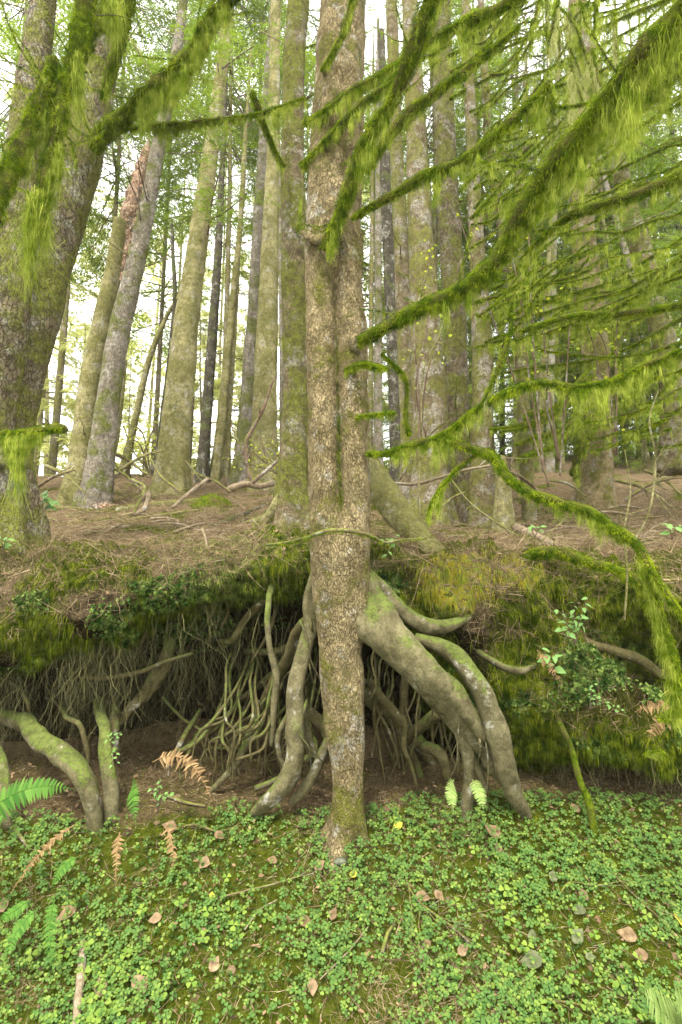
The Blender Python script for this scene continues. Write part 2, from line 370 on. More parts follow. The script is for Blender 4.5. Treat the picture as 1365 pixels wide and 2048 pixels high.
Ylow = np.concatenate([[-60, -20, -6, -2, 0, 1, 1.5], np.arange(1.8, 4.3, .025)])
Ytop = np.concatenate([4.45 + np.arange(0, 4, .05), 8.5 + np.arange(0, 4, .12), 12.6 + np.geomspace(.2, 90, 26)])
NB = 12
def banksec(x):
    Ys = np.array([np.interp(x, cx, cY[:, k]) for k in range(10)]).T; Zs = np.array([np.interp(x, cx, cZ[:, k]) for k in range(10)]).T
    return Ys, Zs
Yk, Zk = banksec(xs)
gy = []; gz = []; seg_id = []
for Y in Ylow:
    gy.append(np.full(len(xs), Y)); gz.append(lowz(xs, np.full(len(xs), Y))); seg_id.append(0)
# smooth spline through bank keys: start = last low, end = first top
By = np.concatenate([gy[-1][:, None], Yk, np.full((len(xs), 1), Ytop[0])], 1)
Bz = np.concatenate([gz[-1][:, None], Zk, topz(xs, np.full(len(xs), Ytop[0]))[:, None]], 1)
Be = np.stack([By, Bz], -1); Be = np.concatenate([2 * Be[:, :1] - Be[:, 1:2], Be, 2 * Be[:, -1:] - Be[:, -2:-1]], 1)
for k in range(By.shape[1] - 1):
    p0, p1, p2, p3 = [Be[:, k + q] for q in range(4)]
    for t in (np.arange(NB) + (1 if k == 0 else 0)) / NB if k else np.arange(1, NB) / NB:
        q = .5 * (2 * p1 + (p2 - p0) * t + (2 * p0 - 5 * p1 + 4 * p2 - p3) * t ** 2 + (3 * p1 - p0 - 3 * p2 + p3) * t ** 3)
        gy.append(q[:, 0]); gz.append(q[:, 1]); seg_id.append(1 + k)
for Y in Ytop:
    gy.append(np.full(len(xs), Y)); gz.append(topz(xs, np.full(len(xs), Y))); seg_id.append(20)
G = np.stack([np.broadcast_to(xs, (len(gy), len(xs))), np.array(gy), np.array(gz)], -1)
seg_id = np.array(seg_id)
def gnormals(G):
    dv = np.gradient(G, axis=0); du = np.gradient(G, axis=1); n = np.cross(du, dv)
    return n / (np.linalg.norm(n, axis=-1)[..., None] + 1e-12)
GN = gnormals(G)
amp = np.zeros(len(G)); amp[(seg_id >= 1) & (seg_id < 20)] = 1
k_ = np.convolve(amp, np.ones(15) / 15, 'same')
Gd = fbm(G * 3.2, 4) * .13 + (.5 - np.abs(fbm(G * 7, 3))) * .12 - .06 + fbm(G * 14, 3) * .075 + np.abs(fbm(G * 32, 2)) * .025
floor_damp = np.where((seg_id <= 2)[:, None], .3, 1.)
G = G + GN * (Gd * k_[:, None] * floor_damp)[..., None]
G[..., 2] += np.where(seg_id == 20, 1, 0)[:, None] * .035 * fbm(G * 9 + 3, 3) * np.exp(-np.maximum(G[..., 1] - 10, 0))
GN = gnormals(G)
NV, NX = G.shape[:2]
pxs = G[..., 0] / G[..., 1].clip(.5) * F + 682.5
# class weights: moss, litter, dirt
mossw = np.zeros((NV, NX)); litw = np.zeros((NV, NX)); dirtw = np.zeros((NV, NX))
sid = seg_id[:, None] + 0 * pxs
fr = np.arange(NV)[:, None] + 0 * pxs
low = sid == 0
front = ss(3.72, 3.45, G[..., 1] + .12 * fbm(G * 4, 3) + .10 * ss(700, 300, pxs) - .12 * ss(700, 900, pxs))
mossw = np.where(low, .25 + .75 * front, mossw); dirtw = np.where(low, 1 - front * .6, dirtw)
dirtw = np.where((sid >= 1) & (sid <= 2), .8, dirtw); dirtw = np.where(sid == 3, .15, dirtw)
patch = fbm(G * 2.6 + 40, 3)
lipm = (sid >= 6) & (sid < 20)
mossw = np.where(lipm, np.clip(.55 + patch * 1.3, 0, 1), mossw)
right = ss(760, 860, pxs)
mossw = np.where((sid >= 4) & (sid < 20), np.maximum(mossw, right * np.clip(.75 + patch, 0, 1)), mossw)
topm = sid >= 9
litw = np.where(topm, np.clip(.85 - patch * .8, 0, 1), litw); mossw = np.where(sid == 20, np.clip(.1 + patch * 1.2, 0, .8), mossw)
litw = np.where(sid == 8, .5, litw); dirtw = np.where(sid >= 9, .8, dirtw)
attr = np.stack([mossw, litw, dirtw, np.ones_like(mossw)], -1)
def sheet(name, a, b):
    g = G[a:b]; n = b - a; i = np.arange(n - 1)[:, None] * NX; j = np.arange(NX - 1)[None]
    Q = np.stack([i + j, i + j + 1, i + NX + j + 1, i + NX + j], -1).reshape(-1, 4)
    return tag(build(name, g.reshape(-1, 3), [Q], M['ground'], attr=attr[a:b].reshape(-1, 4)), kind='structure')
v1 = int(np.argmax(seg_id == 3)); v2 = int(np.argmax(seg_id == 9))
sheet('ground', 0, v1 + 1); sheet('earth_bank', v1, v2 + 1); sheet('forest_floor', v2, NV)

def scatter(n, wmap, v=(0, None), ymax=12., mode=None):
    """random points on the terrain grid, probability ~ area*wmap"""
    a, b = v[0], (v[1] or NV); g = G[a:b]
    c = (g[:-1, :-1] + g[1:, 1:]) / 2
    ar = np.linalg.norm(np.cross(g[1:, :-1] - g[:-1, :-1], g[:-1, 1:] - g[:-1, :-1]), axis=-1)
    pp = c[..., 0] / c[..., 1].clip(.3) * F + 682.5
    vis = (c[..., 1] > 1.9) & (c[..., 1] < ymax) & (pp > -160) & (pp < 1525)
    w_ = ar * wmap[a:b][:-1, :-1] * vis / np.maximum(c[..., 1], 1) ** (1.2)
    w_ = w_.ravel(); k = rng.choice(len(w_), n, p=w_ / w_.sum()); i, j = k // (NX - 1), k % (NX - 1)
    u, t = rng.random((2, n, 1))
    p = g[i, j] * (1 - u) * (1 - t) + g[i + 1, j] * u * (1 - t) + g[i, j + 1] * (1 - u) * t + g[i + 1, j + 1] * u * t
    return p, GN[a:b][i, j], a + i, j
def tang(n):
    v = rng.normal(size=n.shape); v -= n * np.sum(v * n, 1)[:, None]; return v / (np.linalg.norm(v, axis=1)[:, None] + 1e-9)

# ---- moss carpets
def carpet(name, n, wmap, v, mat, L=(.01, .025), wid=.003, grav=.2, label=None, cat='moss', ymax=9., lean=.5):
    p, nn, i, j = scatter(n, wmap, v, ymax); sc = (p[:, 1] / 3.5).clip(.8, 2.5)
    d = nn + lean * tang(nn); d /= np.linalg.norm(d, axis=1)[:, None]
    V, Q = strands(p - nn * .003, d, (rng.uniform(L[0], L[1], n)) * sc, wid * sc, 2, grav, side=tang(nn))
    o = build(name, V, Q, mat); tag(o, label, cat, kind='stuff'); return o
lowpatch = np.clip(.45 + fbm(G * 2.2 + 7, 3) * 1.6, 0.03, 1) ** 1.3
carpet('ground_moss', 220000, mossw * lowpatch * low, (0, v1), M['gmoss'], (.01, .045), .0034, .45, 'carpet of green moss on the lower slope in front of the tree')
goldw = np.where((sid >= 6), np.exp(-((pxs - 905) / 50) ** 2) , 0) * np.where((G[..., 2] > 1.68) & (G[..., 2] < 2.03), 1, 0)
goldw = goldw + .5 * np.where((sid >= 7) & (sid < 12), np.exp(-((pxs - 1040) / 40) ** 2) * (G[..., 2] > 1.8), 0)
greenw = mossw * np.where((sid >= 5), 1, 0) * (1 - goldw.clip(0, 1)) * np.clip(.5 + patch * 1.8, .05, 1)
carpet('bank_moss', 170000, greenw * (sid < 20), (v1, NV), M['gmoss'], (.015, .075), .0036, .8, 'shaggy green moss covering the lip and face of the earth bank')
lime = (sid >= 6) * (sid < 20) * np.exp(-((pxs - 460) / 110) ** 2) * (G[..., 2] > 1.55)
carpet('ledge_moss', 30000, lime, (v1, NV), M['limemoss'], (.01, .04), .0036, .5, 'bright lime green moss on the ledge tip left of the trunk')
carpet('golden_moss', 16000, goldw, (v1, NV), M['gold'], (.02, .07), .004, .9, 'golden yellow moss cushion on the bank right of the trunk', lean=.3)
carpet('floor_moss', 30000, mossw * (sid == 20), (v2, NV), M['gmoss'], (.01, .03), .004, .2, 'patches of moss among the litter on the upper forest floor')
# ---- litter
def litter(name, n, wmap, v, L, wid, label, mat='litter', ymax=12.):
    p, nn, i, j = scatter(n, wmap, v, ymax); d = tang(nn) + .12 * nn
    V, Q = strands(p + nn * rng.uniform(.002, .02, n)[:, None], d, rng.uniform(L[0], L[1], n) ** 1.0, wid * rng.uniform(.6, 1.5, n), 4, .0, .18, side=tang(nn) + .3 * nn, taper=2.)
    return tag(build(name, V, Q, M[mat]), label, 'litter', kind='stuff')
litter('needle_litter', 85000, litw + .25 * (sid == 20), (v2 - 14, NV), (.04, .22), .0045, 'brown needles and broken twigs strewn over the upper forest floor')
litter('twig_litter', 2600, litw + .3 * (sid == 20), (v2 - 8, NV), (.15, .55), .009, 'longer dead twigs heaped over the upper forest floor')
litter('lip_litter', 12000, (sid >= 6) * (sid < 20) * np.clip(.3 + fbm(G * 3 + 80, 3), 0, 1), (v1, NV), (.04, .16), .0035, 'dry needles and twigs caught on the mossy lip of the bank')
litter('slope_litter', 16000, low * (.15 + np.clip(fbm(G * 2 + 30, 3), 0, 1)), (0, v1), (.03, .14), .003, 'dry grass blades and twigs among the clover on the lower slope')
litter('hollow_litter', 5000, ((sid >= 1) & (sid <= 2)) * 1. + low * (G[..., 1] > 3.6), (0, v1 + 6), (.02, .12), .003, 'fine dead twigs and crumbs on the bare dirt of the hollow', ymax=6)
th8 = np.arange(8) / 8 * 2 * np.pi
p, nn, i, j = scatter(5000, ((sid >= 1) & (sid <= 3)) * 1. + low * (G[..., 1] > 3.55) + .25 * low, (0, v1 + 8), 6)
KV = np.vstack([[[0, 0, .5]], np.stack([np.cos(th8), np.sin(th8), .1 + 0 * th8], 1), np.stack([np.cos(th8) * .8, np.sin(th8) * .8, -.4 + 0 * th8], 1)])
KF = [np.array([[0, 1 + q, 1 + (q + 1) % 8] for q in range(8)]), np.array([[1 + q, 9 + q, 9 + (q + 1) % 8, 1 + (q + 1) % 8] for q in range(8)])]
V, Q = inst(KV, KF, p, nn, rng.uniform(.002, .012, len(p)) ** 1.0 * (1 + (rng.random(len(p)) > .97) * 1.5), tilt=.5)
V = V + .25 * .01 * rng.normal(size=V.shape)
M['soil'] = strandmat('soil', (.05, .035, .018), (.18, .13, .07), 0.)
tag(build('soil_crumbs', V, Q, M['soil'], smooth=False), 'loose crumbs of earth on the dirt floor of the hollow', 'soil', kind='stuff')
# ---- liverwort ruffles on the left lip
th = np.arange(6) / 6 * 2 * np.pi
RV = np.vstack([[[0, 0, .0]], np.stack([np.cos(th) * .5, np.sin(th) * .5, np.array([.15, .25, .1, .3, .12, .22])], 1)])
RF = [np.array([[0, 1 + q, 1 + (q + 1) % 6] for q in range(6)])]
rw = (sid >= 5) * (sid <= 8) * np.clip(.1 + fbm(G * 4 + 60, 2) * 2.5, 0, 1) * (ss(620, 450, pxs) + 1.1 * ss(700, 760, pxs))
p, nn, i, j = scatter(52000, rw, (v1, NV), 6)
V, Q = inst(RV, RF, p + nn * rng.uniform(.0, .03, len(p))[:, None], nn, rng.uniform(.008, .025, len(p)), tilt=.8)
tag(build('liverwort_growth', V, Q, M['ruffle']), 'small leafy liverworts growing in clumps under the bank lip', 'liverwort', kind='stuff')
NL = 1500; p, nn, i, j = scatter(NL, low * 1. + .5 * (sid >= 7) * (G[..., 1] < 7), (0, None), 7)
FV = np.array([[0, 0, 0], [.3, -.28, .14], [.7, -.25, .1], [1, 0, .05], [.7, .25, .12], [.3, .28, .16], [.5, 0, -.03]]) - np.array([.5, 0, 0])
V, Q = inst(FV, [np.array([[6, q, (q + 1) % 6] for q in range(6)])], p + nn * rng.uniform(.008, .03, NL)[:, None], nn, rng.uniform(.008, .034, NL), tilt=.35)
tag(build('leaf_litter', V, Q, M['crumb']), 'small curled brown leaf fragments strewn on slope and ledge', 'litter', kind='stuff')
# ---- clover (oxalis) ground cover
def leaflet():
    o = np.array([(0, 0), (.28, .28), (.52, .62), (.45, .92), (.2, 1.02), (0, .86), (-.2, 1.02), (-.45, .92), (-.52, .62), (-.28, .28)])
    z = np.abs(o[:, 0]) * .25; return np.vstack([[[0, .5, -.0]], np.column_stack([o, z])]), np.array([[0, 1 + q, 1 + (q + 1) % 10] for q in range(10)])
LV, LF = leaflet()
def clover_tpl(n=3):
    ms = []
    for k in range(n):
        a = 2 * np.pi * k / 3; c, s_ = math.cos(a), math.sin(a)
        V = LV.copy(); V[:, 1] += .06; ms.append((np.column_stack([V[:, 0] * c - V[:, 1] * s_, V[:, 0] * s_ + V[:, 1] * c, V[:, 2] - .15 * V[:, 1]]), [LF]))
    return join(ms)
CV, CF = clover_tpl(3)
clw = low * (front > .15) * np.clip(.5 + fbm(G * 3.1 + 21, 3) * 1.5, 0.08, 1) * (1 - .75 * np.exp(-((pxs - 300) / 150) ** 2) * (G[..., 1] > 3.05))
def clover(n, mat, sc, wmap, name, label):
    p, nn, i, j = scatter(n, wmap, (0, v1), 3.75); h = rng.uniform(.012, .045, n)
    up = nn + np.array([0, -.25, .35]); top = p + up * h[:, None]; s_ = rng.uniform(sc[0], sc[1], n)
    V1, F1 = inst(CV, CF, top, up, s_, tilt=.28)
    V2, F2 = strands(p, (top - p) / h[:, None], h * 1., .0018, 1)
    V, Q = join([(V1, F1), (V2, F2)])
    return tag(build(name, V, Q, mat, smooth=False), label, 'clover', kind='stuff')
clover(9500, M['clover'], (.008, .0185), clw, 'wood_sorrel', 'three-leaved green wood sorrel carpeting the lower slope')
clover(330, M['clover_lime'], (.014, .030), clw * np.clip(fbm(G * 1.5 + 90, 2) * 2, .02, 1), 'lime_wood_sorrel', 'larger lime green three-leaved plants scattered on the slope')

p, nn, i, j = scatter(9000, low * (front > .05) * np.clip(.4 + fbm(G * 5 + 50, 2) * 2, .02, 1), (0, v1), 3.8)
V, Q = inst(RV * np.array([1, 1.3, .8]), RF, p + nn * rng.uniform(.004, .03, len(p))[:, None], nn + np.array([0, -.3, .2]), rng.uniform(.006, .017, len(p)), tilt=.5)
tag(build('seedling_leaves', V, Q, M['ruffle']), 'small dark rounded leaves growing low between the clover', 'seedlings', kind='stuff')
# ------------------------------------------------------------------ hanging rootlets in the hollow
def rootlets(n, name, label, pr, L, spread=.03, fromface=None):
    a = (sid == 5) | (sid == 6) | (sid == 4)
    wm = a * (pxs > pr[0]) * (pxs < pr[1]) * np.clip(.1 + fbm(G * 3.3 + 11, 3) * 3.2, .02, 1)
    p, nn, i, j = scatter(n, wm, (v1, v2), 6)
    N = len(p); ns_ = 12; Ls = L[0] + (L[1] - L[0]) * rng.random(N) ** 2; st = Ls / ns_
    pts = np.zeros((N, ns_ + 1, 3)); pts[:, 0] = p + nn * -.02
    d = np.tile([0, 0, -1.], (N, 1)) + rng.normal(size=(N, 3)) * .25
    for k in range(ns_):
        d = d * .75 + np.array([0, -.02, -.25]) + rng.normal(size=(N, 3)) * .33; d /= np.linalg.norm(d, axis=1)[:, None]
        pts[:, k + 1] = pts[:, k] + d * st[:, None]
    a_ = rng.random(N) * np.pi; side = np.stack([np.cos(a_), np.sin(a_) * .4, np.zeros(N)], -1)[:, None]
    w_ = rng.uniform(.001, .0028, N)[:, None, None] * np.linspace(1, .35, ns_ + 1)[None, :, None]
    V = np.stack([pts - side * w_, pts + side * w_], 2).reshape(-1, 3)
    b = (np.arange(N)[:, None] * (ns_ + 1) + np.arange(ns_)[None]) * 2
    return tag(build(name, V, [np.stack([b, b + 1, b + 3, b + 2], -1).reshape(-1, 4)], M['rootlet']), label, 'rootlets', kind='stuff')
rootlets(2300, 'hanging_rootlets', 'fine pale rootlets hanging in the hollow left of the trunk', (-50, 660), (.12, 1.0))
rootlets(650, 'bank_rootlets', 'fine rootlets hanging from the bank right of the trunk', (730, 1420), (.06, .4))
p, nn, i, j = scatter(1100, ((sid >= 2) & (sid <= 4)) * 1., (v1 - 12, v2), 6)
d = tang(nn); V, Q = strands(p + nn * .02, d * .5 + nn * .3 + np.array([0, 0, -.6]), rng.uniform(.05, .4, len(p)), .004, 6, .3, .5)
tag(build('wall_rootlets', V, Q, M['rootlet']), 'tangled thin roots matted over the back wall of the hollow', 'rootlets', kind='stuff')

# ------------------------------------------------------------------ mossy limbs
def wpath(pts, step=.02, taperend=True):
    """pts: (px,py,Y,wpx) -> resampled world path + radius"""
    a = np.array([np.append(P(q[0], q[1], q[2]), WD(q[3], q[1], q[2]) / 2) for q in pts])
    c = catmull(a, step); return c[:, :3], np.maximum(c[:, 3], .001)
def moss_cover(path, rad, parent, fuzz=0, hang=0, L=.2, fl=.018, clump=.07, pale=.0, fw=.0032, hw=.0035, seed=None, mat='hang', name='hanging_moss', keep=None):
    s = np.concatenate([[0], np.cumsum(np.linalg.norm(np.diff(path, axis=0), axis=1))]); T, U, W = frames(path)
    sd = rng.random() * 100 if seed is None else seed
    def at(q):
        return [np.stack([np.interp(q, s, A[:, k]) for k in range(3)], -1) for A in (path, T, U, W)] + [np.interp(q, s, rad)]
    out_ = []
    if fuzz:
        n = int(fuzz * s[-1]); q = rng.random(n) * s[-1]; c, t, u, w_, r = at(q); a = rng.random(n) * 2 * np.pi
        nr = u * np.cos(a)[:, None] + w_ * np.sin(a)[:, None]
        d = nr + t * rng.normal(size=(n, 1)) * .5 + np.array([0, 0, -.15]); d /= np.linalg.norm(d, axis=1)[:, None]
        k = (1 + 2.0 * fbm(np.stack([q * 16, a * 1.2, np.full(n, sd)], -1), 3)).clip(.25, 2.6)
        out_.append(strands(c + nr * (r * .92)[:, None], d, fl * k * rng.uniform(.5, 1.4, n), fw, 2, .45))
        build('moss_fuzz', *out_[0], M['fuzz'], parent)['kind'] = 'stuff'
    if hang:
        n = int(hang * .8 * s[-1]); q = rng.random(n) * s[-1]
        lp = fbm(np.stack([q * 3.1, np.full(n, sd), q * 0], -1), 3)
        keepm = rng.random(n) < np.clip(.55 + lp * 2.2, .08, 1); q = q[keepm]; lp = lp[keepm]; n = len(q)
        c, t, u, w_, r = at(q)
        down = np.array([0, 0, -1.]); dn = down - t * (t @ down)[:, None]; m = np.linalg.norm(dn, axis=1)[:, None]
        sd2 = np.cross(t, dn / (m + 1e-6)); a = rng.normal(size=n) * .5
        nr = dn / (m + 1e-6) * np.cos(a)[:, None] + sd2 * np.sin(a)[:, None]
        cid = np.floor(q / clump + .35 * np.sin(q * 40)); cc = (cid + .5) * clump
        cl = .5 + .5 * vnoise(np.stack([cid * 7.13, np.full(n, sd), cid * 0], -1))
        LL = L * .62 * (.12 + 1.9 * np.clip(.55 + lp, 0, 1) ** 1.6 * (.2 + 1.6 * cl ** 2)) * rng.uniform(.2, 1.2, n)
        end = t * ((cc - q) * .75)[:, None] * np.array([1, 1, .2]) + rng.normal(size=(n, 3)) * .008 - nr * (r * .9)[:, None] * np.array([1, 1, 0])
        V = strands(c + nr * (r * .85)[:, None], nr * .25, LL, hw, 6, 1., .5, end)
        build(name, *V, M[mat], parent)['kind'] = 'stuff'
def limb(root, pts, fuzz=2500, hang=1500, L=.18, clump=.06, seg=10, mat='moss', hmat='hang', name='branch', namp=.3, step=.03, fl=.018, label=None, hw=.0035, fw=.0032):
    fl *= .8; hang *= .62; path, rad = wpath(pts, step); rad = rad * .84
    path = path + fbm(path * 5 + 3, 2)[:, None] * np.array([.012, .02, .012]) 
    rad = rad * (1 + .35 * fbm(path * 11, 3)).clip(.5)
    V, Fc = tube(path, rad * .82, seg, namp, 22)
    o = build(name, V, Fc, M[mat], root)
    if label: o['label'] = label
    if seg >= 12: deadtwigs(root, path, rad, 14, L=(.15, .5), wr=(.002, .005), moss=1200, hl=.05, zr=(.05, .98))
    if fuzz or hang: moss_cover(path, rad, o, fuzz, hang, L, fl, clump, mat=hmat, hw=hw, fw=fw)
    return o

# ------------------------------------------------------------------ trunks
def trunk_path(pts, Y, lean=0., extra=2.5, flare=1.35, below=.3, step=.08):
    a = np.array([np.append(P(q[0], q[1], Y + lean * i), WD(q[2], q[1], Y) / 2) for i, q in enumerate(pts)])
    d = (a[0] - a[1]); d[3] = 0; d /= np.linalg.norm(d[:3])
    a = np.vstack([a[0] + d * below + np.array([0, 0, 0, a[0, 3] * .25]), a])
    if extra:
        d = a[-1] - a[-2]; d[:3] /= np.linalg.norm(d[:3]); d[3] = -.012
        a = np.vstack([a, a[-1] + d * extra])
    c = catmull(a, step); return c[:, :3], np.maximum(c[:, 3], .01)
def trunk(root, pts, Y, mat, name='trunk', seg=20, lean=0., extra=2.5, flare=.5, lob=5, namp=.10, nscale=5., below=.3, fh=.35, step=.06):
    path, rad = trunk_path(pts, Y, lean, extra, below=below, step=step); ph = rng.random() * 6
    z0 = path[0, 2] + below
    def lobes(a, s, z):
        f = np.exp(-np.maximum(z - z0, 0) / fh); return 1 + flare * f * (.45 + .55 * np.cos(a * lob + ph + .6 * np.sin(a * 2))) + .035 * np.cos(a * 3 + ph + z * .8) + .025 * np.cos(a * 5 + z * 1.7)
    V, Fc = tube(path, rad, seg, namp, nscale, lobes)
    return build(name, V, Fc, M[mat], root), path, rad
def deadtwigs(root, path, rad, n, L=(.3, 1.), up=.2, zr=None, mat='twig', moss=0, hl=.1, dirx=None, wr=(.004, .012), side=None):
    for _ in range(n):
        k = rng.integers(int(len(path) * (zr[0] if zr else .15)), int(len(path) * (zr[1] if zr else .9)))
        a = rng.random() * 2 * np.pi if dirx is None else dirx + rng.normal() * .6
        l = rng.uniform(*L); d = np.array([math.cos(a), math.sin(a), up + rng.normal() * .25]); d /= np.linalg.norm(d)
        pts = [path[k] + d * rad[k] * .8]; dd = d.copy()
        for q in range(5):
            dd = dd + rng.normal(size=3) * .14 + np.array([0, 0, .05]); dd /= np.linalg.norm(dd); pts.append(pts[-1] + dd * l / 5)
        r0 = rng.uniform(*wr); pa = np.column_stack([np.array(pts), np.linspace(r0, r0 * .3, 6)]); c = catmull(pa, .05)
        ms = [tube(c[:, :3], c[:, 3], 6, .2, 20)]
        for _q in range(rng.integers(0, 4)):
            m = rng.integers(1, 5); d2 = dd + rng.normal(size=3) * .6; d2 /= np.linalg.norm(d2); l2 = l * rng.uniform(.15, .4)
            p0 = np.array(pts[m]); c2 = catmull(np.column_stack([np.array([p0, p0 + d2 * l2 * .5 + rng.normal(size=3) * .02, p0 + d2 * l2]), [r0 * .5, r0 * .35, r0 * .15]]), .06)
            ms.append(tube(c2[:, :3], c2[:, 3], 5))
        V, Fc = join(ms); o = build('branch', V, Fc, M[mat], root)
        if moss: moss_cover(c[:, :3], c[:, 3], o, moss, moss * .5, hl, .012, .05, fw=.005, hw=.005)
# sprays of needles --------------------------------------------------
def spray(n=60, L=.8, leaf=(.012, .045)):
    """flat drooping hemlock spray along +x"""
    ms = []; t = np.sort(rng.random(n)) ** .8
    sgn = rng.choice([-1, 1], n); l2 = L * .5 * (1 - t * .8) * rng.random(n) ** .6
    x = t * L; ang = rng.uniform(.5, 1.1, n)
    px_ = x + np.cos(ang) * l2; py_ = sgn * np.sin(ang) * l2; pz = -.25 * L * (t ** 2) - .3 * l2 ** 1.3 / L ** .3 + rng.normal(size=n) * .012
    p = np.stack([px_, py_, pz], -1); d = np.stack([np.cos(ang) , sgn * np.sin(ang), -.35 + rng.normal(size=n) * .2], -1)
    d /= np.linalg.norm(d, axis=1)[:, None]; s_ = np.cross(d, [0, 0, 1]); s_ /= np.linalg.norm(s_, axis=1)[:, None]
    s_ = s_ + rng.normal(size=(n, 3)) * .3
    LL = rng.uniform(.6, 1.4, n)[:, None] * leaf[1]; W_ = leaf[0]
    V = np.stack([p - d * LL * .5, p + s_ * W_ * .5, p + d * LL * .5, p - s_ * W_ * .5], 1).reshape(-1, 3)
    return V, [np.arange(n * 4).reshape(-1, 4)]
def place(V, org, az, el, sc=1.):
    c, s_ = math.cos(az), math.sin(az); ce, se = math.cos(el), math.sin(el)
    V = V * sc; x = V[:, 0] * ce - V[:, 2] * se; z = V[:, 0] * se + V[:, 2] * ce
    return np.stack([x * c - V[:, 1] * s_, x * s_ + V[:, 1] * c, z], -1) + org
def crown(z0, z1, r0, r1, nl, leaf=(.03, .09), nsp=9, npl=95, dens=1.):
    """conifer crown about the z axis: limbs with sprays. returns (needles, limbs) meshes"""
    nd = []; lb = []
    tpl = [spray(npl, 1., leaf) for _ in range(4)]
    for q in range(nl):
        u = rng.random(); z = z0 + (z1 - z0) * u; L = (r0 + (r1 - r0) * u) * rng.uniform(.55, 1.1); az = rng.random() * 6.283
        el = rng.uniform(-.25, .2); d = np.array([math.cos(az) * math.cos(el), math.sin(az) * math.cos(el), math.sin(el)])
        tt = np.linspace(0, 1, 6)[:, None]; pts = np.array([0, 0, z]) + d * L * tt + np.array([0, 0, -.18 * L]) * tt ** 2
        c = np.column_stack([pts, np.linspace(.025, .006, 6)]); lb.append(tube(c[:, :3], c[:, 3], 4))
        for k in range(nsp):
            t = rng.uniform(.25, 1); b = pts[0] + (pts[-1] - pts[0]) * t + np.array([0, 0, .045 * L * 4 * t * (1 - t)])
            V, Fq = tpl[rng.integers(4)]
            nd.append((place(V, b, az + rng.choice([-1, 1]) * rng.uniform(.1, 1.0) * (1.2 - t * .6), el - .25 + rng.normal() * .2, L * rng.uniform(.28, .5)), Fq))
    return join(nd), join(lb)
CR = {}
def crown_mesh(key, *a, mat='needles', **k):
    (V, Fq), (V2, F2) = crown(*a, **k)
    o = build('crown', V, Fq, M[mat], smooth=False); o2 = build('limb', V2, F2, M['bark_mossy'])
    CR[key] = (o.data, o2.data); bpy.data.objects.remove(o); bpy.data.objects.remove(o2)
crown_mesh('pale1', 0, 15, 2.6, 1.5, 56, mat='needles_hazed', leaf=(.045, .13))
crown_mesh('pale2', 0, 15, 2.3, 1.7, 50, mat='needles_hazed', leaf=(.045, .13))
crown_mesh('mid1', 0, 12, 2.2, 1.7, 85, mat='needles', leaf=(.026, .09), nsp=9)
crown_mesh('mid2', 0, 12, 2.6, 1.4, 80, mat='needles', leaf=(.026, .09), nsp=9)
crown_mesh('dark1', 0, 12, 2.4, 1.6, 90, mat='needles_dark', leaf=(.028, .09), nsp=9)
crown_mesh('dark2', 0, 12, 2.4, 1.6, 90, mat='needles_dark', leaf=(.028, .09), nsp=9)
tv, tf = tube(np.array([[0, 0, -.5], [0.05, 0, 4], [-.04, .03, 8], [.03, 0, 12], [0, 0, 17.]]), np.array([.2, .15, .12, .09, .04]), 10, .1, 3)
_t = build('trunk', tv, tf, M['bark_green']); TM = {'bark_green': _t.data}; bpy.data.objects.remove(_t)
for mm in ('bark_mossy', 'bark_grey', 'bark_dark'):
    d_ = TM['bark_green'].copy(); d_.materials.clear(); d_.materials.append(M[mm]); TM[mm] = d_
def bgtree(px, Y, key, hb, label, tm='bark_mossy', sc=1., thick=1., group='background conifers', dz=0):
    x = (px - 682.5) / F * Y; z = topz(np.array([x]), np.array([float(Y)]))[0] + dz
    r = thing('conifer_tree', label, 'tree', (x, Y, z), group); r.rotation_euler = (rng.normal() * .02, rng.normal() * .03, rng.random() * 6.28)
    t = bpy.data.objects.new('trunk', TM[tm]); COL.objects.link(t); t.parent = r; t.scale = (sc * thick * .5, sc * thick * .5, sc)
    a, b = CR[key]
    o = bpy.data.objects.new('crown', a); COL.objects.link(o); o.parent = r; o.location = (0, 0, hb); o.scale = (sc, sc, sc)
    o2 = bpy.data.objects.new('limb', b); COL.objects.link(o2); o2.parent = o; o2['kind'] = 'stuff'
    return r

# ================================================================== THE TREES
def tree(pts, label, cat='tree', name='conifer_tree', mat='bark_mossy', Y=None, group=None, tw=8, **k):
    bx, by = pts[0][0], pts[0][1]
    if Y is None: org = on_top(bx, by); Y = org[1]
    else:
        org = P(bx, by, Y)
    r = thing(name, label, 'tree', org, group)
    twk = {q: k.pop(q) for q in list(k) if q in ('L', 'zr', 'moss', 'wr', 'dirx', 'tmat', 'up')}
    if 'tmat' in twk: twk['mat'] = twk.pop('tmat')
    o, path, rad = trunk(r, pts, Y, mat, **k)
    if tw: deadtwigs(r, path, rad, tw, **twk)
    return r, path, rad, Y

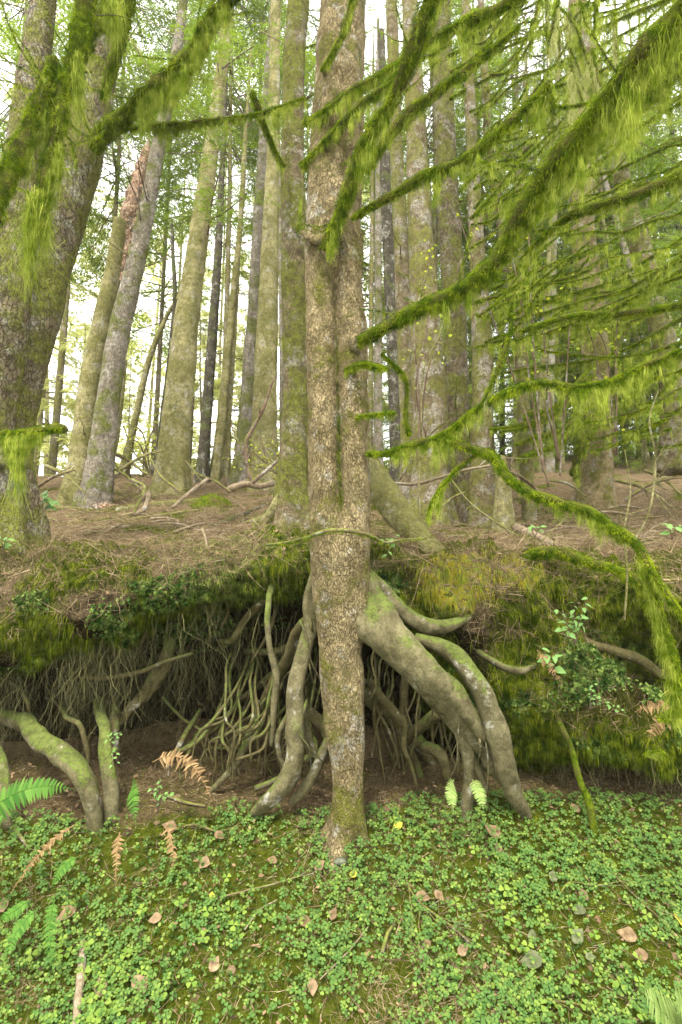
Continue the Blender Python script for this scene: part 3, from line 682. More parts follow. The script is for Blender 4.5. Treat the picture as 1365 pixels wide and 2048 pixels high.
# ---- the main tree standing on its roots
YM = 3.45
zg1 = P(680, 480, YM)[2]; zg0 = P(680, 1060, YM)[2]
main = thing('spruce_tree', 'large spruce with scaly brown bark standing stilted on exposed roots in front of the bank', 'tree', P(690, 1690, YM))
mp = [(684, 1712, 118), (689, 1672, 84), (694, 1620, 65), (696, 1560, 60), (692, 1480, 74), (686, 1390, 86), (682, 1300, 88), (686, 1220, 106), (684, 1150, 118), (682, 1050, 121), (677, 900, 122), (673, 700, 119), (669, 560, 114), (669, 450, 111), (675, 300, 106), (681, 100, 96), (686, -20, 90), (688, -400, 78), (690, -900, 60)]
path, rad = trunk_path(mp, YM, extra=1.5, below=.12, step=.025)
def mlobe(a, s, z):
    g = ss(zg0 - .1, zg0 + .25, z) * (1 - ss(zg1 - .3, zg1 + .1, z))
    c = -np.pi / 2 + .02 + .10 * (1 - ss(zg0, zg1, z))
    dd = (a - 2 * np.pi * (a > np.pi)) - c
    f = np.exp(-np.maximum(z - P(690, 1700, YM)[2], 0) / .10)
    return 1 - .55 * g * np.exp(-(dd / .30) ** 2) + .08 * g * np.exp(-((dd - .7) / .4) ** 2) + .02 * np.cos(a * 3 + z) + .03 * np.cos(a * 5 + 2 * z) + f * .35 * np.cos(a * 4 + 1)
V, Fc = tube(path, rad, 56, .10, 7, mlobe)
main_trunk = build('trunk', V, Fc, M['bark_main'], main)
gp, gr = wpath([(684, 1035, 3.35, 5), (676, 960, 3.34, 10), (674, 880, 3.35, 8), (675, 780, 3.36, 6), (672, 680, 3.36, 8), (668, 580, 3.37, 6), (667, 510, 3.38, 5)], .02)
moss_cover(gp, gr, main, 2600, 900, .03, .014, .05)  # seam moss, run along the groove to stand in for its dark shade line
# collars where limbs leave
def collar(px, py, r, sx=1.3, mat='bark_mossy'):
    c = P(px, py, YM); c[1] -= .15; t = np.linspace(0, 2 * np.pi, 18)
    ring = c + np.stack([np.cos(t) * r * sx, -.03 * np.abs(np.sin(t)) + .05 * np.cos(t) ** 2, np.sin(t) * r * .7], -1)
    V, Fc = tube(ring, np.full(18, r * .38), 8, .3, 20); o = build('knot', V, Fc, M[mat], main)
for kp in ([(606, 462, 3.42, 10), (620, 474, 3.31, 20), (642, 480, 3.24, 24), (664, 470, 3.22, 26), (684, 452, 3.26, 16)], [(700, 668, 3.28, 10), (709, 688, 3.26, 24), (716, 708, 3.30, 10)]):
    kpath, krad = wpath(kp, .01); V, Fc = tube(kpath, krad, 10, .4, 25); build('knot', V, Fc, M['bark_main'], main)

def root_(pts, parent=main, mat='root', seg=14, namp=.07, ns_=7, flat=0.):
    path, rad = wpath(pts, .03)
    path = path + fbm(path * 4 + 9, 2)[:, None] * .02
    rad = rad * (1 + .10 * fbm(path * 9, 2))
    lb = lambda a, s, z: (1 + .12 * np.cos(2 * a + s * 5) + .07 * np.cos(3 * a - s * 4)) * (1 + .05 * vnoise(np.stack([np.cos(a) * 2 + s * 0, np.sin(a) * 2 + s * 0, s * 22 + a * 0], -1)))
    V, Fc = tube(path, rad, seg, namp, ns_, lb); return build('root', V, Fc, M[mat], parent)
# big right roots (px,py,Y,w)
root_([(700, 1170, 3.47, 90), (735, 1225, 3.44, 90), (790, 1285, 3.40, 84), (850, 1345, 3.38, 78), (892, 1395, 3.40, 66), (930, 1448, 3.43, 50), (968, 1500, 3.47, 40), (1000, 1545, 3.52, 28), (1040, 1590, 3.6, 18)], seg=30, namp=.06)
root_([(835, 1275, 3.62, 24), (890, 1295, 3.50, 38), (935, 1335, 3.38, 42), (965, 1385, 3.34, 44), (985, 1440, 3.34, 43), (1002, 1500, 3.36, 40), (1022, 1560, 3.44, 36), (1045, 1610, 3.52, 28), (1065, 1660, 3.62, 16)], seg=22)
root_([(870, 1350, 3.36, 30), (910, 1385, 3.34, 40), (940, 1430, 3.36, 36), (975, 1480, 3.42, 30)], seg=14)
root_([(735, 1150, 3.6, 26), (770, 1185, 3.62, 27), (810, 1225, 3.62, 28), (855, 1252, 3.64, 33), (895, 1254, 3.68, 28), (930, 1238, 3.78, 20), (965, 1215, 4.0, 12), (990, 1200, 4.3, 8)], seg=14)
root_([(895, 1430, 3.42, 20), (922, 1465, 3.44, 28), (935, 1510, 3.46, 26), (935, 1560, 3.5, 24), (932, 1610, 3.54, 26), (930, 1670, 3.56, 20)], seg=10)
root_([(935, 1500, 3.48, 14), (955, 1540, 3.5, 16), (975, 1580, 3.55, 14)], seg=8)
root_([(990, 1420, 3.40, 9), (1005, 1480, 3.36, 10), (1020, 1530, 3.38, 9), (1010, 1560, 3.42, 8)], seg=8, mat='root_dim')
root_([(700, 1360, 3.7, 30), (745, 1395, 3.85, 32), (795, 1440, 4.0, 34), (835, 1485, 4.1, 34), (885, 1550, 4.15, 26)], mat='root_dim')
root_([(880, 1425, 3.7, 26), (840, 1455, 3.85, 24), (810, 1485, 4.0, 22), (790, 1520, 4.1, 18)], mat='root_dim')
root_([(735, 1365, 3.7, 14), (790, 1420, 3.72, 16), (812, 1445, 3.75, 12), (808, 1490, 3.72, 12), (822, 1530, 3.75, 10), (835, 1575, 3.75, 8)], mat='root_dim', seg=8)
root_([(812, 1350, 4.0, 14), (808, 1420, 4.0, 16), (815, 1480, 4.0, 14), (845, 1560, 4.0, 18)], mat='root_dim', seg=8)
root_([(845, 1490, 3.9, 22), (880, 1510, 3.85, 26), (895, 1560, 3.85, 24)], mat='root_dim', seg=8)
# left roots
root_([(640, 1130, 3.55, 24), (625, 1190, 3.55, 26), (622, 1250, 3.53, 30), (605, 1310, 3.52, 34), (588, 1380, 3.5, 36), (592, 1450, 3.5, 36), (588, 1520, 3.5, 34), (568, 1570, 3.5, 34), (535, 1603, 3.52, 28), (500, 1630, 3.62, 16), (470, 1650, 3.75, 8)], seg=18)
root_([(552, 1150, 4.1, 10), (545, 1180, 3.85, 12), (540, 1230, 3.7, 13), (543, 1300, 3.66, 14), (551, 1360, 3.66, 14), (548, 1420, 3.66, 13), (545, 1490, 3.7, 9)], seg=8)
root_([(625, 1235, 3.7, 24), (595, 1265, 3.8, 26), (580, 1310, 3.9, 26), (550, 1360, 4.0, 22), (520, 1420, 4.15, 18)], mat='root_dim')
root_([(598, 1380, 3.6, 9), (610, 1430, 3.62, 14), (622, 1480, 3.62, 14), (640, 1530, 3.62, 12)], seg=8)
root_([(655, 1480, 3.6, 14), (635, 1530, 3.58, 20), (610, 1575, 3.58, 20), (580, 1612, 3.6, 18)], seg=10)
root_([(580, 1425, 3.66, 10), (558, 1470, 3.66, 12), (562, 1510, 3.66, 11), (572, 1545, 3.68, 10), (545, 1565, 3.72, 12), (510, 1580, 3.75, 12)], seg=8)
root_([(515, 1400, 3.95, 12), (500, 1470, 3.85, 16), (470, 1530, 3.8, 15), (425, 1580, 3.8, 12)], seg=8)
root_([(620, 1420, 3.7, 20), (645, 1450, 3.7, 24), (660, 1490, 3.7, 22)], seg=8, mat='root_dim')
root_([(650, 1500, 3.8, 22), (620, 1520, 3.9, 20), (590, 1530, 4.0, 18)], seg=8, mat='root_dim')
root_([(400, 1420, 4.3, 7), (370, 1470, 4.1, 10), (350, 1510, 4.0, 9)], seg=8, mat='root_dim')
root_([(530, 1200, 4.0, 16), (490, 1240, 4.1, 16), (465, 1280, 4.1, 14), (435, 1285, 4.2, 9)], seg=8, mat='root_dim')
root_([(620, 1270, 3.9, 12), (560, 1300, 4.2, 14), (490, 1305, 4.4, 12)], seg=8, mat='root_dim')
root_([(560, 1340, 4.2, 18), (520, 1370, 4.3, 16), (478, 1400, 4.4, 12)], seg=8, mat='root_dim')
root_([(520, 1420, 4.0, 6), (470, 1490, 4.0, 7), (415, 1500, 4.05, 6), (395, 1540, 4.0, 5)], seg=6, mat='root_dim')
root_([(330, 1390, 4.4, 6), (380, 1450, 4.2, 7), (440, 1490, 4.1, 6), (480, 1500, 4.1, 4)], seg=6, mat='root_dim')
for q in range(40):
    x0 = rng.uniform(430, 690); y0 = rng.uniform(1330, 1440); x1 = x0 + rng.uniform(-110, 20); y1 = rng.uniform(1500, 1590); Y0 = rng.uniform(3.7, 4.2)
    root_([(x0 + 15, y0 - 70, 4.8, 6), (x0, y0, Y0 + .2, 6), ((x0 + x1) / 2 + rng.uniform(-22, 22), (y0 + y1) / 2, Y0 - .1, rng.uniform(4, 8)), (x1 + rng.uniform(-15, 15), (y0 + 2 * y1) / 3, Y0 - .1, 5), (x1, y1, Y0 - .1, 3)], seg=6, mat='root_dim')
for q in range(18):
    x0 = rng.uniform(735, 900); y0 = rng.uniform(1340, 1430); x1 = x0 + rng.uniform(-50, 60); y1 = rng.uniform(1500, 1570); Y0 = rng.uniform(3.75, 4.1)
    root_([(x0 - 5, y0 - 60, 4.7, 5), (x0, y0, Y0 + .1, 5), ((x0 + x1) / 2 + rng.uniform(-22, 22), (y0 + y1) / 2, Y0, rng.uniform(3, 7)), (x1, y1, Y0, 3)], seg=6, mat='root_dim')

for q in range(26):   # fine side roots creeping over the big ones
    t = rng.random(); A, B_ = ([(760, 1250), (990, 1500)] if q % 2 else [(612, 1240), (590, 1540)])
    x0 = A[0] + (B_[0] - A[0]) * t + rng.uniform(-14, 14); y0 = A[1] + (B_[1] - A[1]) * t; Y0 = (3.33 if q % 2 else 3.45) + rng.uniform(-.01, .05); dx = rng.uniform(-45, 45); dy = rng.uniform(60, 190); w0 = rng.uniform(2.5, 6)
    root_([(x0 - dx * .2, y0 - 20, Y0 + .1, w0), (x0, y0, Y0, w0), (x0 + dx * .5 + rng.uniform(-10, 10), y0 + dy * .4, Y0 + .04, w0 * .8), (x0 + dx * .8 + rng.uniform(-14, 14), y0 + dy * .75, Y0 + .1, w0 * .6), (x0 + dx, y0 + dy, Y0 + .16, w0 * .3)], seg=6, mat=['root', 'root_dim'][q % 3 == 0])
# limbs of the main tree
limb(main, [(705, 692, 3.30, 22), (745, 668, 3.2, 26), (790, 645, 3.1, 31), (850, 612, 3.0, 36), (925, 578, 2.9, 40), (985, 530, 2.8, 46), (1030, 455, 2.7, 50), (1085, 360, 2.55, 56), (1150, 275, 2.4, 60), (1225, 190, 2.25, 66), (1300, 95, 2.1, 70), (1375, 10, 2.0, 74), (1450, -80, 1.9, 74)],
     fuzz=9000, hang=8500, L=.23, clump=.06, seg=14, fl=.026, label='thick limb sweeping up to the right shaggy with long hanging moss')
limb(main, [(652, 500, 3.24, 24), (662, 470, 3.2, 30), (685, 415, 3.12, 34), (718, 320, 3.0, 36), (745, 260, 2.9, 36), (785, 195, 2.8, 40), (820, 120, 2.7, 46), (850, 40, 2.6, 52), (870, -40, 2.5, 56), (890, -120, 2.4, 50)],
     fuzz=8000, hang=11000, L=.28, clump=.06, seg=12, fl=.024, label='steep shaggy limb rising across the right edge of the trunk')
limb(main, [(705, 436, 3.3, 12), (740, 416, 3.2, 18), (790, 388, 3.12, 22), (850, 350, 3.05, 24), (905, 332, 3.0, 22), (965, 292, 2.95, 24), (1025, 240, 2.9, 24), (1080, 190, 2.85, 26), (1100, 165, 2.83, 20)],
     fuzz=6500, hang=6500, L=.15, clump=.05)
limb(main, [(1092, 165, 2.83, 8), (1104, 200, 2.82, 12), (1110, 240, 2.82, 8)], fuzz=6000, hang=9000, L=.16, clump=.1, hmat='hang_pale')
limb(main, [(735, 345, 3.15, 20), (770, 280, 3.1, 27), (815, 228, 3.05, 30), (862, 192, 3.0, 26), (915, 155, 2.95, 20), (965, 115, 2.9, 16), (1040, 55, 2.85, 9)], fuzz=6000, hang=5000, L=.10, clump=.05)
limb(main, [(605, 335, 3.5, 14), (640, 292, 3.28, 16), (690, 240, 3.15, 20), (740, 195, 3.1, 20), (790, 160, 3.05, 18), (820, 110, 3.0, 16)], fuzz=5000, hang=4000, L=.08)
limb(main, [(608, 246, 3.6, 12), (650, 222, 3.25, 16), (705, 178, 3.15, 18), (770, 145, 3.1, 20), (850, 92, 3.0, 28), (930, 45, 2.9, 30), (1010, 8, 2.85, 30), (1090, -40, 2.8, 26)], fuzz=6000, hang=5000, L=.14)
limb(main, [(690, 200, 3.2, 14), (730, 170, 3.15, 20), (790, 130, 3.1, 16)], fuzz=5000, hang=3000, L=.07)
limb(main, [(642, 140, 3.3, 10), (665, 110, 3.2, 14), (690, 60, 3.15, 16), (712, -20, 3.1, 16)], fuzz=5000, hang=4000, L=.08)
limb(main, [(690, 740, 3.3, 12), (725, 728, 3.2, 16), (755, 732, 3.15, 14), (778, 738, 3.1, 8)], fuzz=6000, hang=12000, L=.06, clump=.05, label='short mossy stub below the long limb')
limb(main, [(715, 832, 3.3, 8), (750, 828, 3.2, 10), (792, 824, 3.1, 7)], fuzz=4500, hang=2500, L=.03)
limb(main, [(735, 905, 3.3, 9), (770, 906, 3.2, 13), (825, 888, 3.1, 16), (885, 872, 3.0, 18), (935, 832, 2.9, 18), (985, 798, 2.8, 16), (1035, 775, 2.7, 16), (1085, 765, 2.65, 18), (1145, 773, 2.6, 16), (1215, 762, 2.55, 14), (1280, 735, 2.5, 15), (1365, 700, 2.4, 16), (1430, 670, 2.3, 14)],
     fuzz=6500, hang=6500, L=.16, clump=.06)
limb(main, [(885, 872, 3.0, 14), (930, 892, 2.92, 19), (985, 915, 2.85, 21), (1012, 955, 2.8, 22), (1060, 985, 2.75, 20), (1120, 1005, 2.7, 20), (1180, 1022, 2.65, 24), (1230, 1058, 2.6, 24), (1272, 1085, 2.55, 20), (1300, 1135, 2.5, 16), (1335, 1190, 2.45, 14), (1380, 1250, 2.4, 12)],
     fuzz=7500, hang=6500, L=.12, clump=.05)
limb(main, [(1275, 1085, 2.55, 10), (1300, 1140, 2.55, 18), (1315, 1210, 2.54, 20), (1335, 1280, 2.53, 18), (1365, 1370, 2.5, 14), (1390, 1420, 2.5, 12)], fuzz=6000, hang=9000, L=.22, clump=.06, hmat='hang')
limb(main, [(965, 808, 2.82, 8), (985, 765, 2.8, 12), (1005, 715, 2.78, 14), (1020, 670, 2.76, 8), (1025, 600, 2.76, 3)], fuzz=5000, hang=9000, L=.12, hmat='hang_pale')
limb(main, [(1020, 955, 2.8, 5), (980, 900, 2.9, 8), (930, 925, 2.95, 10), (895, 960, 3.0, 12), (865, 1005, 3.02, 8), (855, 1040, 3.02, 4)], fuzz=5000, hang=7000, L=.12, hmat='hang')
limb(main, [(765, 705, 3.25, 9), (790, 732, 3.3, 10), (812, 760, 3.35, 9), (812, 830, 3.4, 10), (820, 870, 3.4, 12)], fuzz=4500, hang=3000, L=.06)
# mossy twig looped round the trunk
lo = thing('fallen_branch', 'thin mossy branch bent across the front of the main trunk', 'branch', P(700, 1062, 3.2))
limb(lo, [(535, 1088, 3.5, 5), (570, 1085, 3.4, 8), (610, 1076, 3.28, 9), (650, 1062, 3.2, 10), (700, 1060, 3.18, 11), (740, 1070, 3.22, 10), (765, 1085, 3.32, 8), (800, 1080, 3.4, 7), (855, 1076, 3.45, 5)], fuzz=3000, hang=800, L=.02, mat='twig', fl=.008)

# ---- second tree behind the main trunk, with buttress roots
tB, pB, rB, YB = tree([(590, 1068, 88), (586, 980, 62), (590, 850, 52), (590, 700, 50), (588, 600, 49), (588, 450, 48), (586, 300, 45), (590, 100, 43), (600, -20, 42)], 'mossy pale-barked conifer pressed against the left side of the main trunk', mat='bark_patchy', Y=4.3, tw=6, L=(.2, .5), moss=1500, seg=28, flare=.6, namp=.12)
def broot(pts, parent, mat='bark_green'):
    path, rad = wpath(pts, .04); V, Fc = tube(path, rad, 16, .22, 8); o = build('root', V, Fc, M[mat], parent); moss_cover(path, rad, o, 3500, 0, .05, .02); return o
broot([(700, 860, 4.45, 40), (745, 950, 4.4, 62), (780, 1005, 4.3, 60), (815, 1050, 4.2, 52), (850, 1085, 4.1, 44), (895, 1130, 3.98, 36), (930, 1180, 3.95, 30)], tB)
broot([(600, 960, 4.3, 50), (572, 1000, 4.25, 44), (545, 1030, 4.3, 30), (510, 1045, 4.4, 16)], tB)
limb(tB, [(568, 335, 4.1, 14), (548, 295, 4.0, 16), (530, 255, 3.9, 18), (512, 205, 3.8, 17), (506, 182, 3.78, 12)], fuzz=4500, hang=3000, L=.06)
limb(tB, [(600, 330, 4.1, 12), (640, 300, 4.05, 12)], fuzz=3000, hang=1000, L=.04)
moss_cover(pB[40:90], rB[40:90] * 1.0, tB, 1500, 1200, .07, .02, .1)

# ---- big tree at the left edge
tA = thing('spruce_tree', 'huge mossy twin-stemmed spruce with plated bark leaning in at the left edge', 'tree', P(-5, 1045, 4.3))
oA, pA, rA = trunk(tA, [(-12, 1035, 140), (0, 900, 112), (18, 800, 104), (58, 640, 110), (92, 500, 114), (128, 380, 114), (158, 260, 110), (182, 150, 96), (205, 50, 86), (222, -40, 78)], 4.3, 'bark_plate', seg=36, flare=.3, namp=.12, nscale=4)
oA2, pA2, rA2 = trunk(tA, [(-30, 900, 90), (0, 700, 95), (18, 560, 96), (30, 450, 88), (45, 330, 74), (60, 200, 60), (80, 60, 50), (95, -60, 44)], 4.1, 'bark_plate', seg=28, flare=0, namp=.12, nscale=4, below=.1)
moss_cover(pA[10:], rA[10:], tA, 2200, 1900, .12, .022, .12)
limb(tA, [(190, 300, 4.05, 26), (215, 262, 3.95, 42), (255, 222, 3.85, 40), (300, 182, 3.75, 42), (345, 145, 3.65, 44), (385, 105, 3.55, 46), (408, 55, 3.45, 38), (440, 12, 3.35, 32), (480, -20, 3.25, 30)], fuzz=10000, hang=11700, L=0.22, clump=.06, seg=14, fl=.026, label='thick mossy limb rising right from the left tree')
limb(tA, [(205, 252, 4.1, 14), (262, 254, 4.0, 14), (300, 252, 3.95, 17), (350, 250, 3.9, 17), (400, 243, 3.85, 13), (450, 238, 3.8, 10), (505, 230, 3.78, 8), (560, 215, 3.78, 9), (612, 196, 3.8, 8)], fuzz=6000, hang=5850, L=0.11, label='slender level limb with even green moss')
limb(tA, [(175, -40, 3.2, 50), (165, 40, 3.2, 46), (148, 110, 3.2, 36), (128, 190, 3.18, 32), (110, 280, 3.16, 28), (92, 350, 3.15, 22), (86, 410, 3.14, 14), (84, 440, 3.14, 6)], fuzz=9000, hang=19500, L=0.46, clump=.07, seg=12, hmat='hang', fl=.03, label='hanging limb thickly draped in pale moss')
limb(tA, [(265, -40, 3.5, 26), (255, 30, 3.55, 28), (240, 90, 3.6, 26), (222, 150, 3.65, 22), (205, 200, 3.7, 12)], fuzz=9000, hang=14300, L=0.28, clump=.06)
limb(tA, [(225, -30, 3.4, 24), (205, 20, 3.4, 26), (180, 70, 3.4, 30), (160, 120, 3.4, 30)], fuzz=8000, hang=14300, L=0.34, clump=.08)
limb(tA, [(110, 120, 3.2, 26), (88, 190, 3.15, 38), (60, 250, 3.1, 42), (30, 310, 3.05, 44), (8, 370, 3.0, 42), (-15, 440, 2.95, 36)], fuzz=11000, hang=15600, L=0.40, clump=.08, seg=12, fl=.028)
limb(tA, [(-20, 868, 3.6, 16), (30, 866, 3.5, 16), (75, 860, 3.4, 17), (118, 856, 3.3, 20), (130, 860, 3.28, 12)], fuzz=8000, hang=11700, L=0.22, clump=.07, label='short level stub with hanging moss low on the left tree')
# broken mossy stubs top left
tS = thing('broken_snag', 'mossy broken-topped snag behind the left tree', 'snag', on_top(20, 990) + np.array([0, 0, 0]))
YS = tS['_org'][1]; aS = [(20, 990, 60), (30, 700, 50), (40, 450, 38), (46, 250, 34), (52, 120, 34), (56, 92, 26)]
path, rad = trunk_path(aS, YS, extra=0); V, Fc = tube(path, rad, 14, .25, 5); oS = build('trunk', V, Fc, M['bark_mossy'], tS); moss_cover(path[-50:], rad[-50:], oS, 1500, 1500, .12, .04, .12, fw=.007, hw=.007)

# ---- middle left group
G1 = 'mid-distance conifers beyond the bank'
tree([(152, 1005, 50), (165, 900, 44), (180, 770, 40), (205, 640, 36), (225, 540, 30), (240, 440, 26)], 'mossy broken trunk, leftmost of the leaning pair beyond the bank', mat='bark_green', tw=3, extra=0, L=(.1, .4))
r_, pa, ra, Y_ = tree([(168, 960, 44), (190, 800, 36), (212, 650, 36), (236, 530, 32), (255, 470, 28)], 'blackened dead trunk with rotten pink broken top leaning between two live trunks', name='dead_tree', mat='bark_dark', tw=3, extra=0, L=(.2, .6))
pR = np.array([np.append(P(q[0], q[1], Y_ - .12), WD(q[2], q[1], Y_) / 2) for q in [(240, 565, 20), (250, 490, 36), (268, 410, 34), (281, 345, 26), (293, 300, 14), (298, 280, 5)]]); c = catmull(pR, .06)
V, Fc = tube(c[:, :3], c[:, 3], 14, .7, 7); o = build('rotten_top', V, Fc, M['rot'], r_, smooth=False); o['label'] = 'pinkish rotten splintered top riddled with holes'
tree([(190, 1012, 58), (205, 900, 50), (222, 760, 44), (241, 650, 42), (270, 530, 36), (294, 420, 31), (316, 300, 27), (338, 190, 23), (357, 80, 19), (370, -20, 16)], 'tall grey-brown conifer in front of the blackened snag, leaning right', mat='bark_grey', tw=24, L=(.4, 1.4), zr=(.3, .95), up=.25)
tree([(205, 960, 26), (228, 860, 24), (246, 720, 17)], 'short mossy broken stem right of the leaning grey trunk', name='broken_snag', mat='bark_green', tw=0, extra=0)
tree([(252, 925, 15), (275, 820, 13), (298, 720, 12), (330, 640, 9), (358, 590, 6)], 'slim mossy sapling leaning right before the wide green trunk', mat='bark_green', tw=7, extra=0, L=(.3, .9), up=.3)
tree([(314, 925, 12), (325, 840, 11), (340, 720, 11), (350, 600, 9), (346, 500, 7)], 'thin dark crooked sapling beside the wide green trunk', mat='bark_dark', tw=16, extra=.6, L=(.3, 1.1))
tG, pG, rG, YG = tree([(340, 990, 66), (348, 900, 60), (362, 760, 54), (374, 640, 48), (388, 540, 42), (404, 430, 37), (418, 330, 31), (432, 220, 26), (446, 110, 23), (458, -10, 20)], 'wide green-mossed conifer, broadest of the mid-distance trunks', mat='bark_green', tw=12, L=(.3, 1.2), zr=(.45, .95), seg=26)
tree([(404, 965, 24), (412, 860, 22), (421, 720, 20), (430, 600, 18), (438, 480, 15), (444, 350, 12)], 'dark grey slim trunk just right of the wide green one', mat='bark_dark', tw=6, L=(.3, .8))
tree([(428, 960, 20), (445, 820, 17), (456, 700, 15), (468, 580, 13), (480, 460, 11), (490, 300, 9)], 'pale greenish slim trunk, left of two thin mossy ones', mat='bark_green', tw=16, L=(.3, 1.), zr=(.3, .95))
tree([(449, 955, 14), (460, 800, 12), (466, 700, 11), (474, 580, 9), (480, 450, 8)], 'thinnest mossy pole, right of two thin mossy trunks', mat='bark_green', tw=20, L=(.3, .9), zr=(.2, .95))
tree([(484, 968, 42), (496, 820, 34), (506, 680, 30), (515, 520, 28), (522, 380, 24), (532, 240, 22), (542, 120, 20), (552, -20, 18)], 'grey-brown left stem of the overlapping pair left of centre', mat='bark_grey', tw=14, L=(.3, 1.1), zr=(.4, .95))
tree([(530, 975, 58), (530, 860, 50), (533, 720, 46), (538, 560, 38), (542, 440, 32), (546, 300, 26), (549, 160, 22), (552, 20, 20), (553, -30, 19)], 'yellow-green right stem of the overlapping pair left of centre', mat='bark_green', tw=10, L=(.3, 1.), zr=(.4, .95))
tree([(566, 945, 12), (564, 760, 10), (562, 560, 9), (560, 400, 8)], 'very thin bluish distant trunk left of the centre trees', mat='bark_grey', tw=10, L=(.2, .7), zr=(.3, .9), Y=13)
ORD_ = 'first second third fourth fifth sixth seventh eighth ninth tenth eleventh twelfth'.split()
# ---- right group
tree([(798, 965, 34), (792, 820, 28), (788, 700, 27), (780, 560, 24), (774, 440, 22), (770, 300, 20)], 'grey distant trunk just right of the main tree', mat='bark_dark', tw=12, L=(.3, 1.), Y=10)
tree([(822, 990, 40), (818, 860, 34), (812, 700, 32), (806, 560, 30), (800, 420, 28), (793, 300, 26), (788, 150, 24), (782, -20, 22)], 'slimmer trunk half hidden left of the stout lichen-spotted one', mat='bark_mossy', tw=8, L=(.3, .9), Y=8.2)
tC, pC, rC, YC = tree([(862, 1045, 92), (862, 950, 74), (862, 830, 70), (856, 720, 66), (850, 600, 58), (843, 480, 50), (836, 360, 44), (830, 240, 38), (824, 100, 34), (820, -20, 31)], 'stout lichen-spotted conifer, nearest of the trunks right of centre', mat='bark_mossy', tw=12, L=(.3, .9), seg=26, moss=800)
tree([(918, 1040, 62), (915, 930, 50), (912, 800, 46), (910, 680, 46), (906, 560, 46), (900, 440, 44), (893, 320, 42), (888, 180, 39), (884, 50, 36), (882, -30, 34)], 'straight brown conifer between two mossier trunks right of centre', mat='bark_plate', tw=14, L=(.3, 1.), seg=24, moss=600)
tree([(968, 1055, 56), (966, 950, 48), (965, 840, 44), (966, 720, 42), (960, 600, 36), (954, 480, 30), (946, 340, 25), (940, 200, 21), (934, 50, 17)], 'mossy conifer forking into many upswept limbs right of centre', mat='bark_mossy', tw=12, L=(.3, 1.), seg=22, moss=600)
tree([(1008, 1062, 42), (1008, 1010, 34), (1006, 950, 28), (1004, 915, 22)], 'short mossy stump beside the rightmost central trunk', name='tree_stump', mat='bark_green', tw=0, extra=0, flare=.3)
tR, pR_, rR, YR = tree([(1190, 1005, 68), (1196, 920, 54), (1196, 820, 50), (1192, 720, 52), (1186, 620, 50), (1174, 520, 46), (1164, 440, 44), (1160, 300, 42), (1158, 150, 38), (1156, -20, 35)], 'reddish-brown conifer at the right with draped moss on its foot', mat='bark_main', tw=14, L=(.4, 1.2), moss=600, seg=24)
limb(tR, [(1210, 800, YR - .4, 16), (1190, 850, YR - .5, 22), (1165, 890, YR - .5, 22), (1145, 950, YR - .4, 16)], fuzz=2500, hang=5000, L=.5, clump=.15, hw=.008, fw=.008)
for a_, b_ in (((1010, 855), 640), ((1040, 880), 700), ((1060, 830), 665), ((1040, 912), 720), ((990, 850), 620)):
    (x0, y0) = a_; limb(tR, [(1185, b_ + 110, YR - .4, 11), (1120, (y0 + b_ + 140) / 2, YR - 1., 13), (1060, y0 - 5, YR - 1.6, 12), (x0 - 10, y0 + 8, YR - 1.9, 7)], fuzz=2500, hang=2200, L=.16, hw=.005, fw=.005)
tR2, p_, r2_, Y2_ = tree([(1352, 900, 48), (1346, 780, 46), (1330, 690, 44), (1312, 610, 42), (1288, 520, 40), (1262, 430, 36), (1240, 340, 30)], 'leaning mossy conifer at the far right edge', mat='bark_mossy', tw=10, L=(.4, 1.2), moss=500, Y=7.5)
DL = {k: ORD_[j] + ' from the left of the slim distant trunks at the right' for j, k in enumerate([6, 7, 8, 4, 5, 0, 12, 1, 2, 3, 11, 13])}; DL[9] = 'slim pale distant trunk nearest the big trunk'; DL[10] = 'wider of the two pale distant trunks beside the big trunk'
G2 = 'slim distant trunks at the right'
for q, (bx, by, tx, ww, yy) in enumerate([(1232, 925, -28, 12, 14), (1262, 920, -40, 9, 15), (1290, 905, -50, 11, 14), (1315, 900, -36, 9, 15), (1100, 935, 4, 16, 12), (1125, 950, -8, 11, 13), (1030, 940, 6, 13, 13), (1062, 930, -2, 9, 15), (1075, 945, 12, 18, 12.5), (740, 930, 2, 12, 14), (757, 935, 0, 20, 12), (1340, 890, -60, 10, 13), (1252, 900, 10, 8, 17), (1392, 900, -70, 16, 12)]):
    tree([(bx, by, ww), (bx + tx, by - 200, ww * .85), (bx + tx * 2.1, by - 420, ww * .7), (bx + tx * 3.2, by - 700, ww * .55)], DL[q], mat=['bark_mossy', 'bark_grey', 'bark_green'][q % 3], tw=8, L=(.4, 1.3), Y=yy, group=G2 if q not in (9, 10) else 'slim pale trunks right of the main tree', seg=8)


# ---- thick limbs entering from the right: a tree just outside
tX = thing('spruce_tree', 'mossy spruce outside the right edge whose bare limbs fill the upper right', 'tree', np.array([4.6, 4.6, 2.05]))
pt = np.array([[4.6, 4.6, 1.7, .28], [4.55, 4.6, 4, .24], [4.5, 4.6, 7, .19], [4.5, 4.6, 10, .13]]); c = catmull(pt, .1); V, Fc = tube(c[:, :3], c[:, 3], 20, .15, 4); build('trunk', V, Fc, M['bark_mossy'], tX)
limb(tX, [(1430, 60, 3.2, 50), (1350, 120, 3.25, 50), (1290, 185, 3.3, 48), (1215, 240, 3.35, 44), (1160, 300, 3.4, 38), (1110, 370, 3.45, 30), (1070, 420, 3.5, 14)], fuzz=8000, hang=8000, L=.22, clump=.07, fl=.026)
limb(tX, [(1450, 310, 3.3, 36), (1365, 348, 3.35, 34), (1290, 382, 3.4, 30), (1210, 408, 3.5, 24), (1140, 432, 3.6, 18), (1090, 470, 3.7, 15), (1040, 520, 3.8, 9)], fuzz=7000, hang=4500, L=.14, clump=.06)
